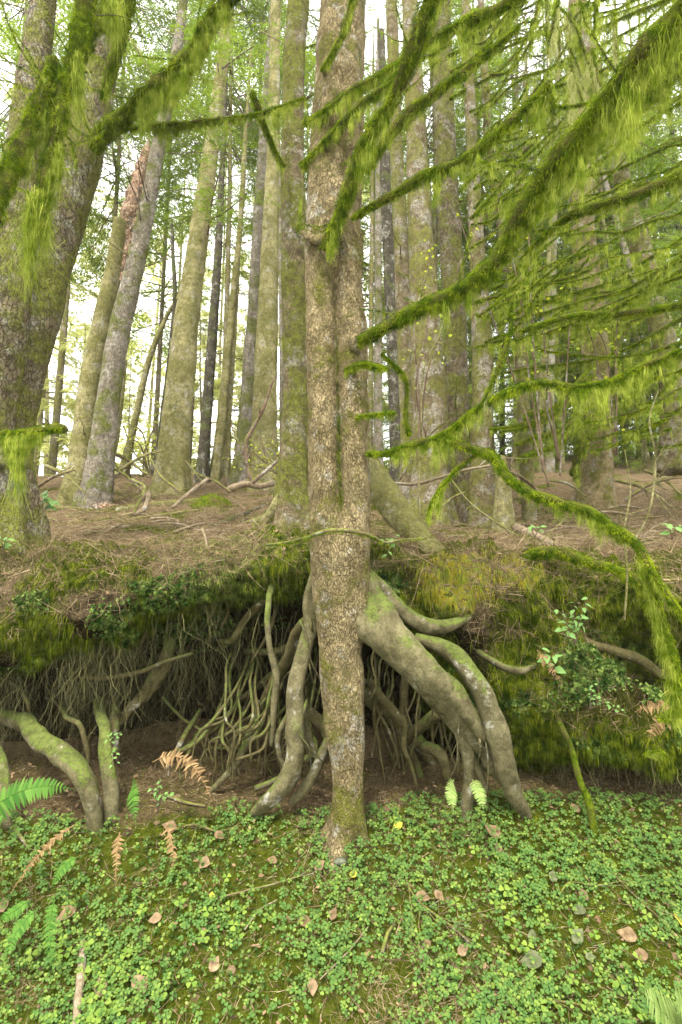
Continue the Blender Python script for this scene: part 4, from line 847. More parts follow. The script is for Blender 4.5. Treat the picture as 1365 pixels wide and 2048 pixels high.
limb(tX, [(1450, 590, 3.9, 20), (1365, 608, 4.0, 18), (1300, 620, 4.0, 18), (1235, 628, 4.05, 16), (1160, 630, 4.1, 17), (1110, 640, 4.1, 16), (1040, 662, 4.15, 11)], fuzz=5500, hang=2500, L=.09)
limb(tX, [(1205, 640, 4.05, 8), (1240, 610, 4.0, 12), (1275, 590, 3.95, 10)], fuzz=4000, hang=2000, L=.06)
# diffuse set of thinner mossy limbs sweeping in
kk = 0
for (x0, y0, x1, y1, Y0, ww, sag) in [(1420, 40, 1090, 175, 4.4, 10, 8), (1420, -40, 1180, 60, 4., 12, 6), (1400, 130, 1100, 210, 3.2, 13, 10), (1420, 470, 1000, 640, 4.8, 10, 25), (1420, 440, 1080, 600, 5., 8, 20),
        (1420, 540, 1130, 590, 5., 8, 12), (1420, 660, 1080, 700, 5., 9, 20), (1420, 500, 950, 690, 5.4, 9, 25), (1420, 720, 1120, 770, 4.6, 8, 14), (1420, 380, 1130, 470, 5.2, 9, 18), (1420, 300, 1160, 390, 5.5, 9, 14),
        (1420, 250, 1100, 360, 6, 10, 14), (1400, 790, 1180, 900, 5., 7, 14), (1420, 600, 1010, 740, 5.8, 9, 25), (1420, 560, 1120, 660, 6.5, 8, 20), (1420, 180, 1200, 270, 5, 9, 9), (1420, 690, 1180, 860, 6, 9, 22), (1400, 620, 1220, 810, 5.4, 8, 24)]:
    y0 += rng.uniform(-8, 8); n = 6; t = np.linspace(0, 1, n); xq = x0 + (x1 - x0) * t; yq = y0 + (y1 - y0) * t + sag * np.sin(t * np.pi) * 1.5 + rng.normal(size=n) * 4
    limb(tX, [(xq[q], yq[q], Y0 + .15 * q, ww * 1.15 * (1 - .55 * t[q])) for q in range(n)], fuzz=3000, hang=2600, L=.18, clump=.08, fw=.004, hw=.0045, seg=7)
# fan of upswept limbs from the forked conifer and its neighbours
tY = thing('conifer_tree', 'moss-hung conifer whose upswept limbs fan across the sky right of centre', 'tree', on_top(1060, 1040))
YY = tY['_org'][1]
path, rad = trunk_path([(1060, 1045, 30), (1052, 900, 26), (1040, 700, 22), (1010, 500, 20), (980, 300, 18), (968, 100, 15), (960, -30, 13)], YY); V, Fc = tube(path, rad, 14, .15, 4); build('trunk', V, Fc, M['bark_mossy'], tY)
for q in range(58):
    y0 = rng.uniform(60, 700); k = (y0 - 90) / 550; x0 = np.interp(y0, [100, 300, 500, 700], [968, 980, 1010, 1040]) + rng.uniform(-80, 10)
    dx = rng.uniform(90, 300); dy = dx * rng.uniform(.45, 1.5) * (1 - .3 * k); cv = rng.uniform(.1, .35)
    ww = rng.uniform(4, 10); Yq = YY - rng.uniform(.2, 2.2); Ye = Yq - rng.uniform(-.3, .8)
    pts = [(x0 + dx * t, y0 - dy * (t ** (1 + cv)) * 1. + 10 * np.sin(t * 7 + q), Yq + (Ye - Yq) * t, ww * (1 - .6 * t)) for t in (0, .2, .4, .6, .8, 1)]
    limb(tY, pts, fuzz=1400, hang=900, L=.2, clump=.1, fw=.007, hw=.006, seg=7, step=.05, fl=.02)
for q in range(46):
    x1 = rng.uniform(1000, 1330); y1 = rng.uniform(-20, 900); L_ = rng.uniform(150, 380); sl = rng.uniform(.25, .8) * (1 - .3 * (y1 > 500)); Yq = rng.uniform(4.6, 7.5); ww = rng.uniform(4, 9)
    limb(tX, [(x1 + L_ * t, y1 - L_ * sl * (.25 * t + .75 * t * t) + rng.normal() * 3, Yq - .3 * t, ww * (.45 + .7 * t)) for t in (0, .2, .4, .6, .8, 1)], fuzz=1500, hang=1300, L=.2, clump=.09, fw=.006, hw=.0055, seg=6, step=.05, fl=.018)
for q in range(20):  # long drapes, upper right
    x0 = rng.uniform(1080, 1370); y0 = rng.uniform(-30, 120); dx = rng.uniform(-60, 60)
    Yq = rng.uniform(3.6, 5)
    limb(tX, [(x0, y0, Yq, 5), (x0 + dx * .5, y0 + rng.uniform(20, 60), Yq, 8), (x0 + dx, y0 + rng.uniform(60, 140), Yq, 4)], fuzz=2500, hang=2600, L=.24, clump=.05, hmat=['hang_pale', 'hang'][q % 2], fw=.005, hw=.0045, seg=6)

# ---- background conifers
labs = {'pale1': 'pale feathery far-off conifer', 'pale2': 'pale feathery far-off conifer', 'mid1': 'green drooping hemlock behind the trunks', 'mid2': 'green drooping hemlock behind the trunks', 'dark1': 'dark green hemlock deep in the wood', 'dark2': 'dark green hemlock deep in the wood'}
grp = {'p': 'pale conifers in the far background', 'm': 'green hemlocks behind the trunks', 'd': 'dark hemlocks deep in the wood'}
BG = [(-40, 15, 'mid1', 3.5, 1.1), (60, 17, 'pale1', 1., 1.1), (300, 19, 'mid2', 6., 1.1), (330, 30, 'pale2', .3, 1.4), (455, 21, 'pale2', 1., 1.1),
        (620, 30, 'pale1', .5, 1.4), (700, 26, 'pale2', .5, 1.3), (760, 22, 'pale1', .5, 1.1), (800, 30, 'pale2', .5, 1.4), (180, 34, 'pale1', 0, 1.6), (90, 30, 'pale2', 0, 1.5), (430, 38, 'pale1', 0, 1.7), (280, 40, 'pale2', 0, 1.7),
        (445, 13, 'mid1', 6.5, .9), (190, 14, 'mid2', 7., 1.), (95, 13, 'mid1', 8, 1.), (580, 17, 'mid2', 8., 1.), (370, 16, 'mid1', 8., 1.),
        (720, 18, 'mid1', 4.5, 1.), (850, 20, 'mid2', 1.5, 1.), (900, 24, 'dark1', .5, 1.2), (960, 18, 'mid1', 2., 1.), (1010, 22, 'dark2', .5, 1.2), (1060, 17, 'mid2', 2.5, 1.), (1110, 21, 'dark1', .5, 1.1), (1160, 26, 'mid1', .5, 1.5), (1215, 18, 'dark2', 2.5, 1.), (1260, 23, 'mid2', .5, 1.3), (1310, 17, 'dark1', 2., 1.), (1370, 22, 'dark2', .5, 1.2), (1430, 16, 'mid1', 2., 1.), (1340, 30, 'dark1', 0, 1.6), (1080, 32, 'mid2', 0, 1.7), (940, 34, 'mid1', 0, 1.7), (1200, 34, 'dark2', 0, 1.7), (860, 38, 'dark1', 0, 1.7), (1480, 24, 'dark1', .5, 1.3), (875, 15, 'mid2', 6., 1.), (925, 14, 'mid1', 5., .9), (990, 15, 'mid2', 4., .9), (1040, 13.5, 'mid1', 5., .9), (1130, 14, 'mid2', 1.5, .8), (1240, 13, 'mid1', 1., .8), (1290, 14, 'mid2', .5, .9), (1350, 13, 'mid1', 1., .8), (1185, 15, 'dark1', 1., .9), (1400, 15, 'dark2', .5, 1.), (650, 16, 'mid1', 7., 1.), (510, 15, 'mid2', 9., 1.)]
ORD = 'first second third fourth fifth sixth seventh eighth ninth tenth eleventh twelfth thirteenth fourteenth fifteenth sixteenth seventeenth eighteenth nineteenth twentieth twenty-first twenty-second twenty-third twenty-fourth twenty-fifth twenty-sixth twenty-seventh twenty-eighth twenty-ninth thirtieth thirty-first thirty-second thirty-third thirty-fourth thirty-fifth thirty-sixth thirty-seventh thirty-eighth thirty-ninth fortieth forty-first forty-second forty-third forty-fourth forty-fifth'.split()
for (px, Y, key, hb, sc) in BG:
    k = sorted(b[0] for b in BG if b[2][0] == key[0]).index(px)
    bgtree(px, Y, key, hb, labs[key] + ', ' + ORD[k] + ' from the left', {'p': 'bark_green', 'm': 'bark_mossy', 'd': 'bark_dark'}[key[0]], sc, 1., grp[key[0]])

SPX = [30, 95, 160, 250, 310, 400, 470, 510, 590, 640, 745, 800, 880, 950, 1040, 1090, 1150, 1240, 1300, 1370]
for q, px in enumerate(SPX):
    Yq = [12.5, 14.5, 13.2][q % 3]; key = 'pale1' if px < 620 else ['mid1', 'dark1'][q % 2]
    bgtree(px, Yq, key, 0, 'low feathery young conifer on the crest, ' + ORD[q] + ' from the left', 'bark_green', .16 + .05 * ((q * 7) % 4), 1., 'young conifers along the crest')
# leafy hemlock branches on nearer trees
def leafy(root, pts, w0, nsp, sl, mat='needles', leaf=(.014, .055), sd=(.3, 1.1)):
    a = np.array([np.append(P(*q), 0) for q in pts]); c = catmull(a, .06)[:, :3]; r = np.linspace(w0, w0 * .3, len(c)); V, Fc = tube(c, r, 7, .2, 20); o = build('branch', V, Fc, M['twig'], root)
    T = np.gradient(c, axis=0); nd = []
    for q in range(nsp):
        k = int(len(c) * rng.uniform(.2, .99)); az = math.atan2(T[k, 1], T[k, 0]) + rng.choice([-1, 1]) * rng.uniform(*sd)
        V, Fq = spray(70, 1., (leaf[0] / sl, leaf[1] / sl)); nd.append((place(V, c[k], az, -.2 + rng.normal() * .25, sl * rng.uniform(.6, 1.2)), Fq))
    V, Fq = join(nd); build('needles', V, Fq, M[mat], o, smooth=False)
leafy(tG, [(412, 440, YG - .2), (440, 430, YG - .6), (480, 400, YG - 1.), (500, 380, YG - 1.2)], .02, 26, .55)
leafy(tG, [(415, 470, YG - .2), (425, 400, YG - .5), (440, 340, YG - .9), (450, 300, YG - 1.2)], .018, 22, .5)
leafy(tG, [(440, 140, YG), (480, 110, YG - .6), (510, 90, YG - 1)], .018, 16, .6)
for (x0, y0, x1, y1, Y0) in [(60, 20, 180, 90, 7), (300, 150, 400, 250, 7.5), (250, 60, 330, 200, 7), (470, 160, 520, 260, 8), (330, 60, 420, 120, 7.5), (0, 100, 60, 200, 7), (520, 60, 620, 130, 7.5), (860, 30, 960, 90, 8), (1200, 250, 1360, 330, 6.5), (1240, 540, 1340, 600, 7), (1100, 500, 1000, 560, 7.5), (1230, 80, 1360, 130, 6.5), (940, 250, 1050, 330, 7.5), (1340, 420, 1220, 480, 6.5)]:
    leafy(tY if x0 > 700 else tG, [(x0, y0, Y0), ((x0 + x1) / 2, (y0 + y1) / 2 - 6, Y0 - .2), (x1, y1, Y0 - .3)], .012, 20, .6, 'needles' if x0 < 900 else 'needles_dark')

# ---- yellow-leaved understory shrubs
def round_leaves(c, n, s, spread):
    p = c[rng.integers(0, len(c), n)] + rng.normal(size=(n, 3)) * spread
    return inst(RV * np.array([1, 1, .3]), RF, p, np.tile([0, -.4, .8], (n, 1)), rng.uniform(.7, 1.3, n) * s, tilt=.6)
def shrub(pxpts, Y, n, label, s=.03, spread=.05, stems=3, mat='yleaf', fan=60):
    b = P(*pxpts[0], Y); r = thing('shrub', label, 'shrub', b)
    for q in range(stems):
        jit = rng.normal() * fan; pts = [np.append(P(x + jit * (k / len(pxpts)) + rng.normal() * 6, y + rng.normal() * 12, Y + rng.normal() * .06), WD(4 - 2.5 * k / len(pxpts), y, Y) / 2) for k, (x, y) in enumerate(pxpts)]
        c = catmull(np.array(pts), .05); V, Fc = tube(c[:, :3], c[:, 3], 5); o = build('stem', V, Fc, M['twig'], r)
        h = c[int(len(c) * .35):, :3]; V, Fq = round_leaves(h, n, s, spread); build('leaf', V, Fq, M[mat], o, smooth=False)['kind'] = 'stuff'
shrub([(840, 880), (845, 760), (860, 640), (895, 540), (925, 490)], 4.6, 12, 'slender shrub with small yellow leaves in front of the stout trunks', fan=45)
shrub([(1100, 960), (1060, 760), (1040, 600), (1010, 440), (985, 375)], 5.4, 16, 'tall thin shrub with yellow-green leaves under the fanned limbs', .03, .06)
shrub([(1230, 900), (1215, 800), (1200, 700), (1190, 640)], 5.8, 22, 'bushy yellow-green shrub before the reddish trunk', .034, .08, 4)
shrub([(1120, 940), (1100, 800), (1080, 640), (1090, 540)], 5.6, 20, 'yellow-leaved stems between the right-hand trunks', .034, .08, 3)
shrub([(590, 960), (560, 925), (545, 890)], 9, 30, 'low bright yellow bush far behind the pair of stems', .035, .12, 5)
shrub([(300, 950), (285, 900), (270, 860)], 10.5, 30, 'low yellow-green bush beyond the leaning sapling', .035, .12, 5)

# ---- bare twiggy shoots and fallen wood on the upper floor
def stick(pts, label, mat='deadwood', name='fallen_branch', cat='branch', dz=0, seg=9, group=None, forks=0, namp=.2):
    g = []
    a = np.array([np.append(P(q[0], q[1], q[2]), WD(q[3], q[1], q[2]) / 2) for q in pts]); a[:, 2] += dz
    c = catmull(a, .03); ms = [tube(c[:, :3], c[:, 3] * (1 + .2 * fbm(c[:, :3] * 15, 2)), seg, namp, 20)]
    for q in range(forks):
        k = rng.integers(len(c) // 5, len(c)); d = np.gradient(c[:, :3], axis=0)[k]; d /= np.linalg.norm(d); d = d + rng.normal(size=3) * .6; l = rng.uniform(.08, .3)
        b = np.column_stack([[c[k, :3], c[k, :3] + d * l * .5 + rng.normal(size=3) * .015, c[k, :3] + d * l], [c[k, 3] * .5, c[k, 3] * .4, .001]]); e = catmull(b, .03); ms.append(tube(e[:, :3], e[:, 3], 5))
    V, Fc = join(ms); LAST[0] = tag(build(name, V, Fc, M[mat], org=c[0, :3]), label, cat, group); return LAST[0]
LAST = [None]
def ot(px, py): return on_top(px, py)[1]
def ground_stick(px, py, px2, py2, w_, label, mat='deadwood', mid=(0, 0), lift=.01, **k):
    ys = [ot(px, py) - lift, ot((px + px2) / 2, (py + py2) / 2) - lift, ot(px2, py2) - lift]
    return stick([(px, py, ys[0], w_), ((px + px2) / 2 + mid[0], (py + py2) / 2 + mid[1], ys[1], w_), (px2, py2, ys[2], w_ * .6)], label, mat, **k)
stick([(505, 965, 6, 9), (494, 925, 6, 8), (492, 885, 6, 8), (510, 850, 6, 7), (530, 810, 6, 6), (543, 770, 6, 4), (556, 745, 6, 2)], 'dark crooked bare shoot rising left of the centre trunks', 'twig', forks=5)
stick([(455, 980, 6, 14), (490, 968, 6, 14), (520, 972, 6, 12), (548, 966, 6, 12)], 'thick pale root-like branch lying left of the centre trunks', 'deadwood')
stick([(505, 965, 5.9, 9), (540, 935, 5.9, 7), (575, 905, 5.9, 4)], 'thin branch rising from the pale root-like branch', 'twig')
stick([(415, 958, 5.8, 8), (380, 985, 5.6, 8), (345, 1015, 5.3, 6)], 'pale barkless stick leaning down from the mossy mound', 'deadwood', forks=2)
stick([(372, 922, 6.2, 4), (395, 948, 6.1, 5), (430, 962, 6, 6), (462, 985, 5.9, 5)], 'thin arching twig over the mossy mound', 'twig', forks=2)
stick([(265, 960, 6, 7), (290, 975, 5.8, 7), (275, 1010, 5.5, 7), (268, 1030, 5.4, 4)], 'dark forked twig on the litter in front of the leaning trunks', 'twig', forks=4)
stick([(300, 915, 6.5, 3), (320, 950, 6.4, 5), (345, 972, 6.3, 6), (370, 990, 6.2, 5)], 'curved brown twig at the foot of the wide green trunk', 'twig', forks=3)
stick([(205, 890, 8, 4), (235, 935, 7.8, 6), (270, 965, 7.5, 8), (300, 985, 7.3, 7)], 'dead branch slanting behind the leaning grey trunk', 'twig', forks=5)
stick([(285, 1000, 5.3, 9), (298, 985, 5.3, 9), (290, 1015, 5.2, 9), (270, 1030, 5.1, 6)], 'short bent pale root on the litter', 'deadwood')
stick([(775, 965, 5.2, 5), (830, 968, 5.1, 7), (880, 955, 5., 6), (930, 940, 4.9, 6), (985, 930, 4.8, 5), (1010, 915, 4.7, 3)], 'long bare stick lying level in front of the stout trunk', 'deadwood', forks=3)
stick([(905, 962, 4.7, 3), (940, 1005, 4.6, 4), (985, 1040, 4.5, 4), (1040, 1075, 4.4, 3)], 'thin bare twig slanting down in front of the stump', 'twig', forks=3)
stick([(800, 960, 5, 4), (835, 900, 4.9, 4), (870, 860, 4.8, 3), (900, 840, 4.7, 2)], 'thin bare twig rising right of the buttress root', 'twig', forks=3)
stick([(842, 1060, 4.6, 4), (838, 980, 4.6, 4), (842, 860, 4.6, 4), (848, 740, 4.6, 3), (880, 670, 4.6, 3), (888, 640, 4.6, 2)], 'tall thin bare sapling in front of the stout trunk', 'bark_green', forks=5)
stick([(1265, 1090, 4.2, 4), (1300, 1020, 4.2, 4), (1312, 920, 4.2, 4), (1300, 840, 4.2, 3), (1318, 780, 4.2, 2)], 'thin mossy upright sapling at the right', 'bark_green', forks=6)
stick([(1250, 1240, 3.5, 4), (1255, 1150, 3.5, 4), (1250, 1060, 3.5, 4), (1262, 980, 3.5, 3), (1250, 900, 3.5, 2)], 'thin upright twig growing from the bank edge at the right', 'bark_green', forks=4)
ground_stick(190, 1018, 235, 1014, 20, 'short reddish rotten log end in front of the leaning trunks', 'rot')
ground_stick(235, 1022, 420, 1000, 16, 'mossy fallen log lying level behind the litter', 'bark_green', mid=(0, -2))
ground_stick(20, 1012, 190, 1020, 12, 'mossy thin log at the foot of the left tree', 'bark_mossy')
ground_stick(180, 1058, 300, 1052, 9, 'pale debarked stick, longest on the left litter')
ground_stick(255, 1040, 400, 1020, 7, 'grey stick behind the pale debarked one', 'twig')
ground_stick(405, 1060, 540, 1008, 8, 'dark mossy stick slanting up to the foot of the centre trees', 'bark_dark')
ground_stick(420, 1085, 470, 1055, 8, 'short pale stick near the ledge edge', 'deadwood')
ground_stick(90, 1075, 260, 1090, 6, 'thin brown stick along the left ledge', 'twig', mid=(0, 12))
ground_stick(60, 1040, 150, 1060, 5, 'thin curved twig left of the pale sticks', 'twig')
ground_stick(1015, 1048, 1125, 1095, 17, 'pale smooth fallen log on the right litter', 'deadwood')
ground_stick(1100, 1050, 1230, 1065, 6, 'thin pale stick behind the smooth log', 'deadwood')
ground_stick(1240, 1072, 1350, 1060, 6, 'thin grey stick at the far right of the litter', 'deadwood')
ground_stick(1060, 1035, 1160, 1030, 5, 'twig near the stump on the right litter', 'twig')
stick([(405, 1058, 4.3, 5), (413, 1085, 4.05, 6), (410, 1110, 3.85, 5), (395, 1145, 3.66, 4)], 'pinkish twig hooked over the ledge edge', 'deadwood', forks=3)
ml = thing('mossy_log', 'moss-covered log lying along the ledge edge at the right', 'log', P(1040, 1120, 3.95))
limb(ml, [(1035, 1122, 4.05, 14), (1070, 1106, 3.95, 22), (1120, 1104, 3.85, 24), (1180, 1125, 3.8, 24), (1235, 1140, 3.75, 24), (1290, 1170, 3.7, 20)], fuzz=9000, hang=4000, L=.05, name='trunk', fl=.025)
SS = []
for q, (x0, y0, x1, y1, w_) in enumerate([(210, 900, 300, 955, 8), (240, 940, 330, 900, 6), (200, 925, 290, 985, 5), (90, 930, 170, 985, 7), (60, 985, 150, 940, 6), (600, 950, 540, 985, 6), (1080, 985, 1010, 940, 6), (1230, 960, 1330, 1000, 8), (1250, 1000, 1350, 955, 6), (1290, 940, 1365, 990, 7), (930, 985, 870, 1030, 5), (1100, 960, 1170, 990, 6)]):
    Yq = 7.8 - (y0 - 900) * .012
    stick([(x0, y0, Yq, w_), ((x0 + x1) / 2, (y0 + y1) / 2 - 8, Yq - .1, w_), (x1, y1, Yq - .3, w_ * .5)], 'dead forked branch in the brush pile beyond the bank, ' + ORD[sorted([210, 240, 200, 90, 60, 600, 1080, 1230, 1250, 1290, 930, 1100]).index(x0)] + ' from the left', ['twig', 'bark_green'][q % 2], forks=6, group='dead branches of the brush piles')
for q in range(110):   # small scattered sticks
    px = rng.choice([rng.uniform(10, 560), rng.uniform(860, 1360)]); py = rng.uniform(1015, 1095); l = rng.uniform(30, 110); an = rng.normal() * .35
    ground_stick(px, py, px + l * math.cos(an), py + l * math.sin(an) * .4, rng.uniform(2.5, 5.5), 'x', ['deadwood', 'twig'][q % 2], mid=(0, rng.uniform(-6, 6)), lift=.02, group='small sticks on the forest floor', seg=6, forks=1)
    SS.append((px + l / 2, q % 2, bpy.data.objects[-1] if False else LAST[0]))
for md in (0, 1):
    for left in (0, 1):
        for k, (_, _, o) in enumerate(sorted([e for e in SS if e[1] == md and (e[0] < 682) == bool(left)], key=lambda e: e[0])):
            o['label'] = ORD[k] + ' from the left of the ' + ['pale', 'dark'][md] + ' sticks on the litter ' + ['right', 'left'][left] + ' of the big trunk'
# mossy mound
def mound(px, py, Y, rx, rz, label):
    c = on_top(px, py) - np.array([0, 0, .12]); th = np.linspace(0, 2 * np.pi, 40); ph = np.linspace(-1.0, np.pi * .5, 14); T_, Ph = np.meshgrid(th[:-1], ph)
    V = np.stack([np.cos(T_) * np.cos(Ph) * rx, np.sin(T_) * np.cos(Ph) * rx, np.sin(Ph) * rz], -1); V = V * (1 + .35 * fbm(V * 4 + px, 3)[..., None]) + c
    i = np.arange(13)[:, None] * 39; j = np.arange(39)[None]; Q = np.stack([i + j, i + (j + 1) % 39, i + 39 + (j + 1) % 39, i + 39 + j], -1).reshape(-1, 4)
    o = tag(build('moss_mound', V.reshape(-1, 3), [Q], M['moss'] if px < 700 else M['ground'], org=c), label, 'mound')
    k = rng.integers(0, 13 * 39, 2500); n = (V.reshape(-1, 3)[k] - c); n /= np.linalg.norm(n, axis=1)[:, None] + 1e-6
    Vs, Qs = strands(V.reshape(-1, 3)[k] + rng.normal(size=(2500, 3)) * .02, n, rng.uniform(.02, .08, 2500), .007, 2, .7); build('moss_fuzz', Vs, Qs, M['gmoss'], o, org=c)['kind'] = 'stuff'
    o.children[0].location = (0, 0, 0)
mound(425, 1010, 5.6, .28, .24, 'rounded mossy mound under the arching twigs left of centre')
0 and mound(1150, 1010, 7.6, .7, .38, 'dark mossy mound around the reddish right trunk')
0 and mound(1350, 1010, 6.5, .7, .3, 'dark root mound at the right edge behind the litter')

# ---- lone roots/stems in the hollow at the left
def lone(pts, label, mat='root', seg=16):
    r = thing('exposed_root', label, 'root', P(pts[-1][0], pts[-1][1], pts[-1][2])); root_(pts, r, mat, seg)
lone([(0, 1430, 4.4, 30), (50, 1450, 3.95, 34), (85, 1480, 3.75, 36), (120, 1505, 3.62, 40), (152, 1530, 3.54, 42), (175, 1570, 3.5, 40), (188, 1620, 3.5, 35), (195, 1690, 3.5, 34)], 'thick smooth root arching out of the bank at the left')
lone([(200, 1400, 4.4, 20), (206, 1445, 3.9, 24), (213, 1500, 3.7, 28), (220, 1560, 3.62, 28), (230, 1690, 3.56, 28)], 'upright lichen-spotted stub beside the thick arching root', 'root')
lone([(236, 1400, 4.5, 18), (232, 1440, 4.0, 20), (230, 1470, 3.95, 22), (236, 1505, 3.95, 20)], 'short brown stub behind the lichen-spotted one', 'root_dim')
lone([(-10, 1500, 3.5, 18), (5, 1560, 3.45, 20), (12, 1610, 3.4, 20), (20, 1650, 3.4, 18)], 'pale root at the extreme left edge below the bank')
lone([(345, 1270, 4.35, 16), (328, 1330, 4.3, 30), (300, 1380, 4.25, 28), (270, 1410, 4.2, 24), (235, 1450, 4.15, 16)], 'broad brown root slanting across the back of the hollow', 'root_dim')
lone([(170, 1350, 4.1, 7), (230, 1355, 4.05, 9), (280, 1345, 4.0, 10), (330, 1325, 4.0, 9), (385, 1308, 4.05, 7)], 'slender root crossing the hollow almost level', 'root_dim', 8)
lone([(95, 1395, 4.6, 7), (130, 1430, 4.0, 8), (160, 1450, 3.85, 10), (178, 1490, 3.85, 10), (182, 1530, 3.85, 7)], 'forked thin root hanging over the dirt at the left', 'root_dim', 8)
lone([(940, 1290, 4.1, 12), (975, 1315, 3.72, 14), (1010, 1335, 3.68, 16), (1045, 1342, 3.68, 15), (1062, 1335, 3.75, 10), (1085, 1325, 4.0, 8)], 'short green-grey root poking from the bank right of the big roots', 'root', 8)
lone([(1110, 1250, 4.3, 12), (1150, 1270, 4.0, 14), (1200, 1295, 3.95, 20), (1265, 1312, 4.0, 20), (1320, 1345, 4.1, 18), (1380, 1370, 4.5, 18)], 'pale root lying in the shadowed recess at the right', 'root_dim', 10)
lone([(1090, 1380, 4.3, 14), (1122, 1450, 3.58, 11), (1142, 1500, 3.52, 11), (1160, 1560, 3.46, 12), (1180, 1615, 3.42, 14), (1195, 1690, 3.42, 14)], 'moss-covered thin root reaching down to the clover at the right', 'moss', 10)
for (x0, y0, x1, y1) in [(300, 1190, 260, 1330), (560, 1180, 500, 1330), (450, 1180, 440, 1260), (390, 1470, 330, 1560), (20, 1360, 60, 1440)]:
    lone([(x0, y0, 4.2, 6), ((x0 + x1) / 2 + 12, (y0 + y1) / 2, 4.1, 8), (x1, y1, 4.1, 4)], {300: 'thin brown root dropping from the ledge, left of the broad slanting one', 560: 'thin root slanting left under the ledge beside the grey upright root', 450: 'short orange-brown root under the ledge tip', 390: 'thin root reaching the dirt behind the brown fern', 20: 'thin dark root below the left ledge'}[x0], 'root_dim', 6)

# ---- ferns
def frond(name_parent, p0, p1, p2, plen, mat, npin=26, wid=.30, nrm=(0, -.8, .6)):
    t = np.linspace(0, 1, 40)[:, None]; c = (1 - t) ** 2 * p0 + 2 * t * (1 - t) * p1 + t ** 2 * p2
    V, Fc = tube(c, np.linspace(.0035, .001, 40), 5); rb = build('rachis', V, Fc, M[mat], name_parent)
    T = np.gradient(c, axis=0); T /= np.linalg.norm(T, axis=1)[:, None]; n0 = np.array(nrm, float)
    ms = []
    for q in range(npin * 2):
        u = .12 + .87 * (q // 2) / npin; k = int(u * 39); sg = 1 if q % 2 else -1
        s_ = np.cross(T[k], n0); s_ /= np.linalg.norm(s_); L = plen * (np.sin(np.pi * min(1, .18 + u * .84)) ** .7 + .04) * rng.uniform(.9, 1.08)
        if 'dead' in mat:
            if rng.random() < .14: continue
            L *= rng.uniform(.6, 1.15); rj = .3
        else: rj = .06
        d = s_ * sg + T[k] * .35 + rng.normal(size=3) * rj; d /= np.linalg.norm(d); nn = np.cross(d, T[k]); nn /= np.linalg.norm(nn) ; b = np.cross(nn, d); W_ = L * wid * .5
        W_ = min(W_, .0085)
        tt = np.array([0, .12, .35, .6, .82, 1.]); ww = np.array([.5, 1., .9, .75, .45, .03]) * W_
        dr = -(tt ** 2) * L * .18
        cc = c[k] + d * (tt * L)[:, None] + np.array([0, 0, 1]) * dr[:, None]; V = np.concatenate([cc - b * ww[:, None], cc + b * ww[:, None]]) 
        ms.append((V, [np.array([[i, i + 1, i + 7, i + 6] for i in range(5)])]))
    V, Fc = join(ms); build('pinnae', V, Fc, M[mat], name_parent, smooth=False)['kind'] = 'stuff'
def fern(fr, label, mat='fern', plen=.08, group=None, **k):
    b = P(*fr[0][0]); r = thing('fern', label, 'fern', b, group)
    for (a, m, e) in fr: frond(r, P(*a), P(*m), P(*e), plen, mat, **k)
fern([((-90, 1720, 2.9), (0, 1540, 2.9), (150, 1580, 3.0)), ((-90, 1720, 2.9), (-40, 1640, 2.8), (10, 1640, 2.75))], 'arching green sword fern frond at the left edge below the bank', plen=.085, npin=36)
fern([((268, 1560, 3.4), (262, 1570, 3.15), (272, 1650, 3.1))], 'green fern frond hanging down beside the stubs', plen=.045, npin=24, nrm=(0, -1, .1))
fern([((305, 1525, 3.45), (380, 1480, 3.4), (425, 1605, 3.2))], 'browning fern frond arching over the bare dirt', 'fern_dead', plen=.065, npin=30)
fern([((908, 1560, 3.35), (898, 1580, 3.2), (908, 1622, 3.15))], 'small pale fern frond, left of the twin pair under the roots', 'fern_pale', plen=.04, npin=18, nrm=(0, -1, .1))
fern([((945, 1560, 3.35), (960, 1575, 3.2), (968, 1622, 3.15))], 'small pale fern frond, right of the twin pair under the roots', 'fern_pale', plen=.04, npin=18, nrm=(0, -1, .1))
fern([((110, 1800, 2.75), (90, 1850, 2.7), (108, 1950, 2.6))], 'narrow green fern frond pointing down at the lower left', plen=.032, npin=22, nrm=(0, -.6, .8))
fern([((75, 1820, 2.75), (30, 1850, 2.7), (5, 1930, 2.6)), ((60, 1800, 2.8), (20, 1830, 2.75), (0, 1840, 2.7))], 'green fern fronds at the lower left corner', plen=.035, npin=20, nrm=(0, -.6, .8))
fern([((155, 1715, 2.95), (125, 1725, 2.9), (102, 1780, 2.85))], 'small green fern frond left of the dead fronds', plen=.032, npin=16, nrm=(0, -.6, .8))
fern([((1420, 2090, 2.3), (1340, 2050, 2.25), (1288, 1985, 2.2)), ((1420, 2090, 2.3), (1380, 2030, 2.25), (1350, 1990, 2.2))], 'pale green fern frond in the lower right corner', 'fern_pale', plen=.10, npin=26, nrm=(0, -.6, .8))
fern([((150, 1650, 3.05), (80, 1690, 2.95), (20, 1790, 2.8))], 'dead brown curled fern frond slanting down at the left', 'fern_dead', plen=.03, npin=34, nrm=(0, -.6, .8))
fern([((240, 1665, 3.05), (232, 1700, 3.0), (232, 1765, 2.9))], 'dead brown frond hanging straight, left of centre slope', 'fern_dead', plen=.03, npin=24, nrm=(0, -.6, .8))
fern([((330, 1655, 3.05), (352, 1680, 3.0), (345, 1740, 2.95))], 'dead crumpled frond on the slope below the bare dirt', 'fern_dead', plen=.035, npin=20, nrm=(0, -.6, .8))
fern([((1075, 1300, 3.45), (1100, 1330, 3.4), (1125, 1368, 3.4))], 'small dead brown frond on the mossy bank at the right', 'fern_dead', plen=.035, npin=20, nrm=(0, -1, .2))
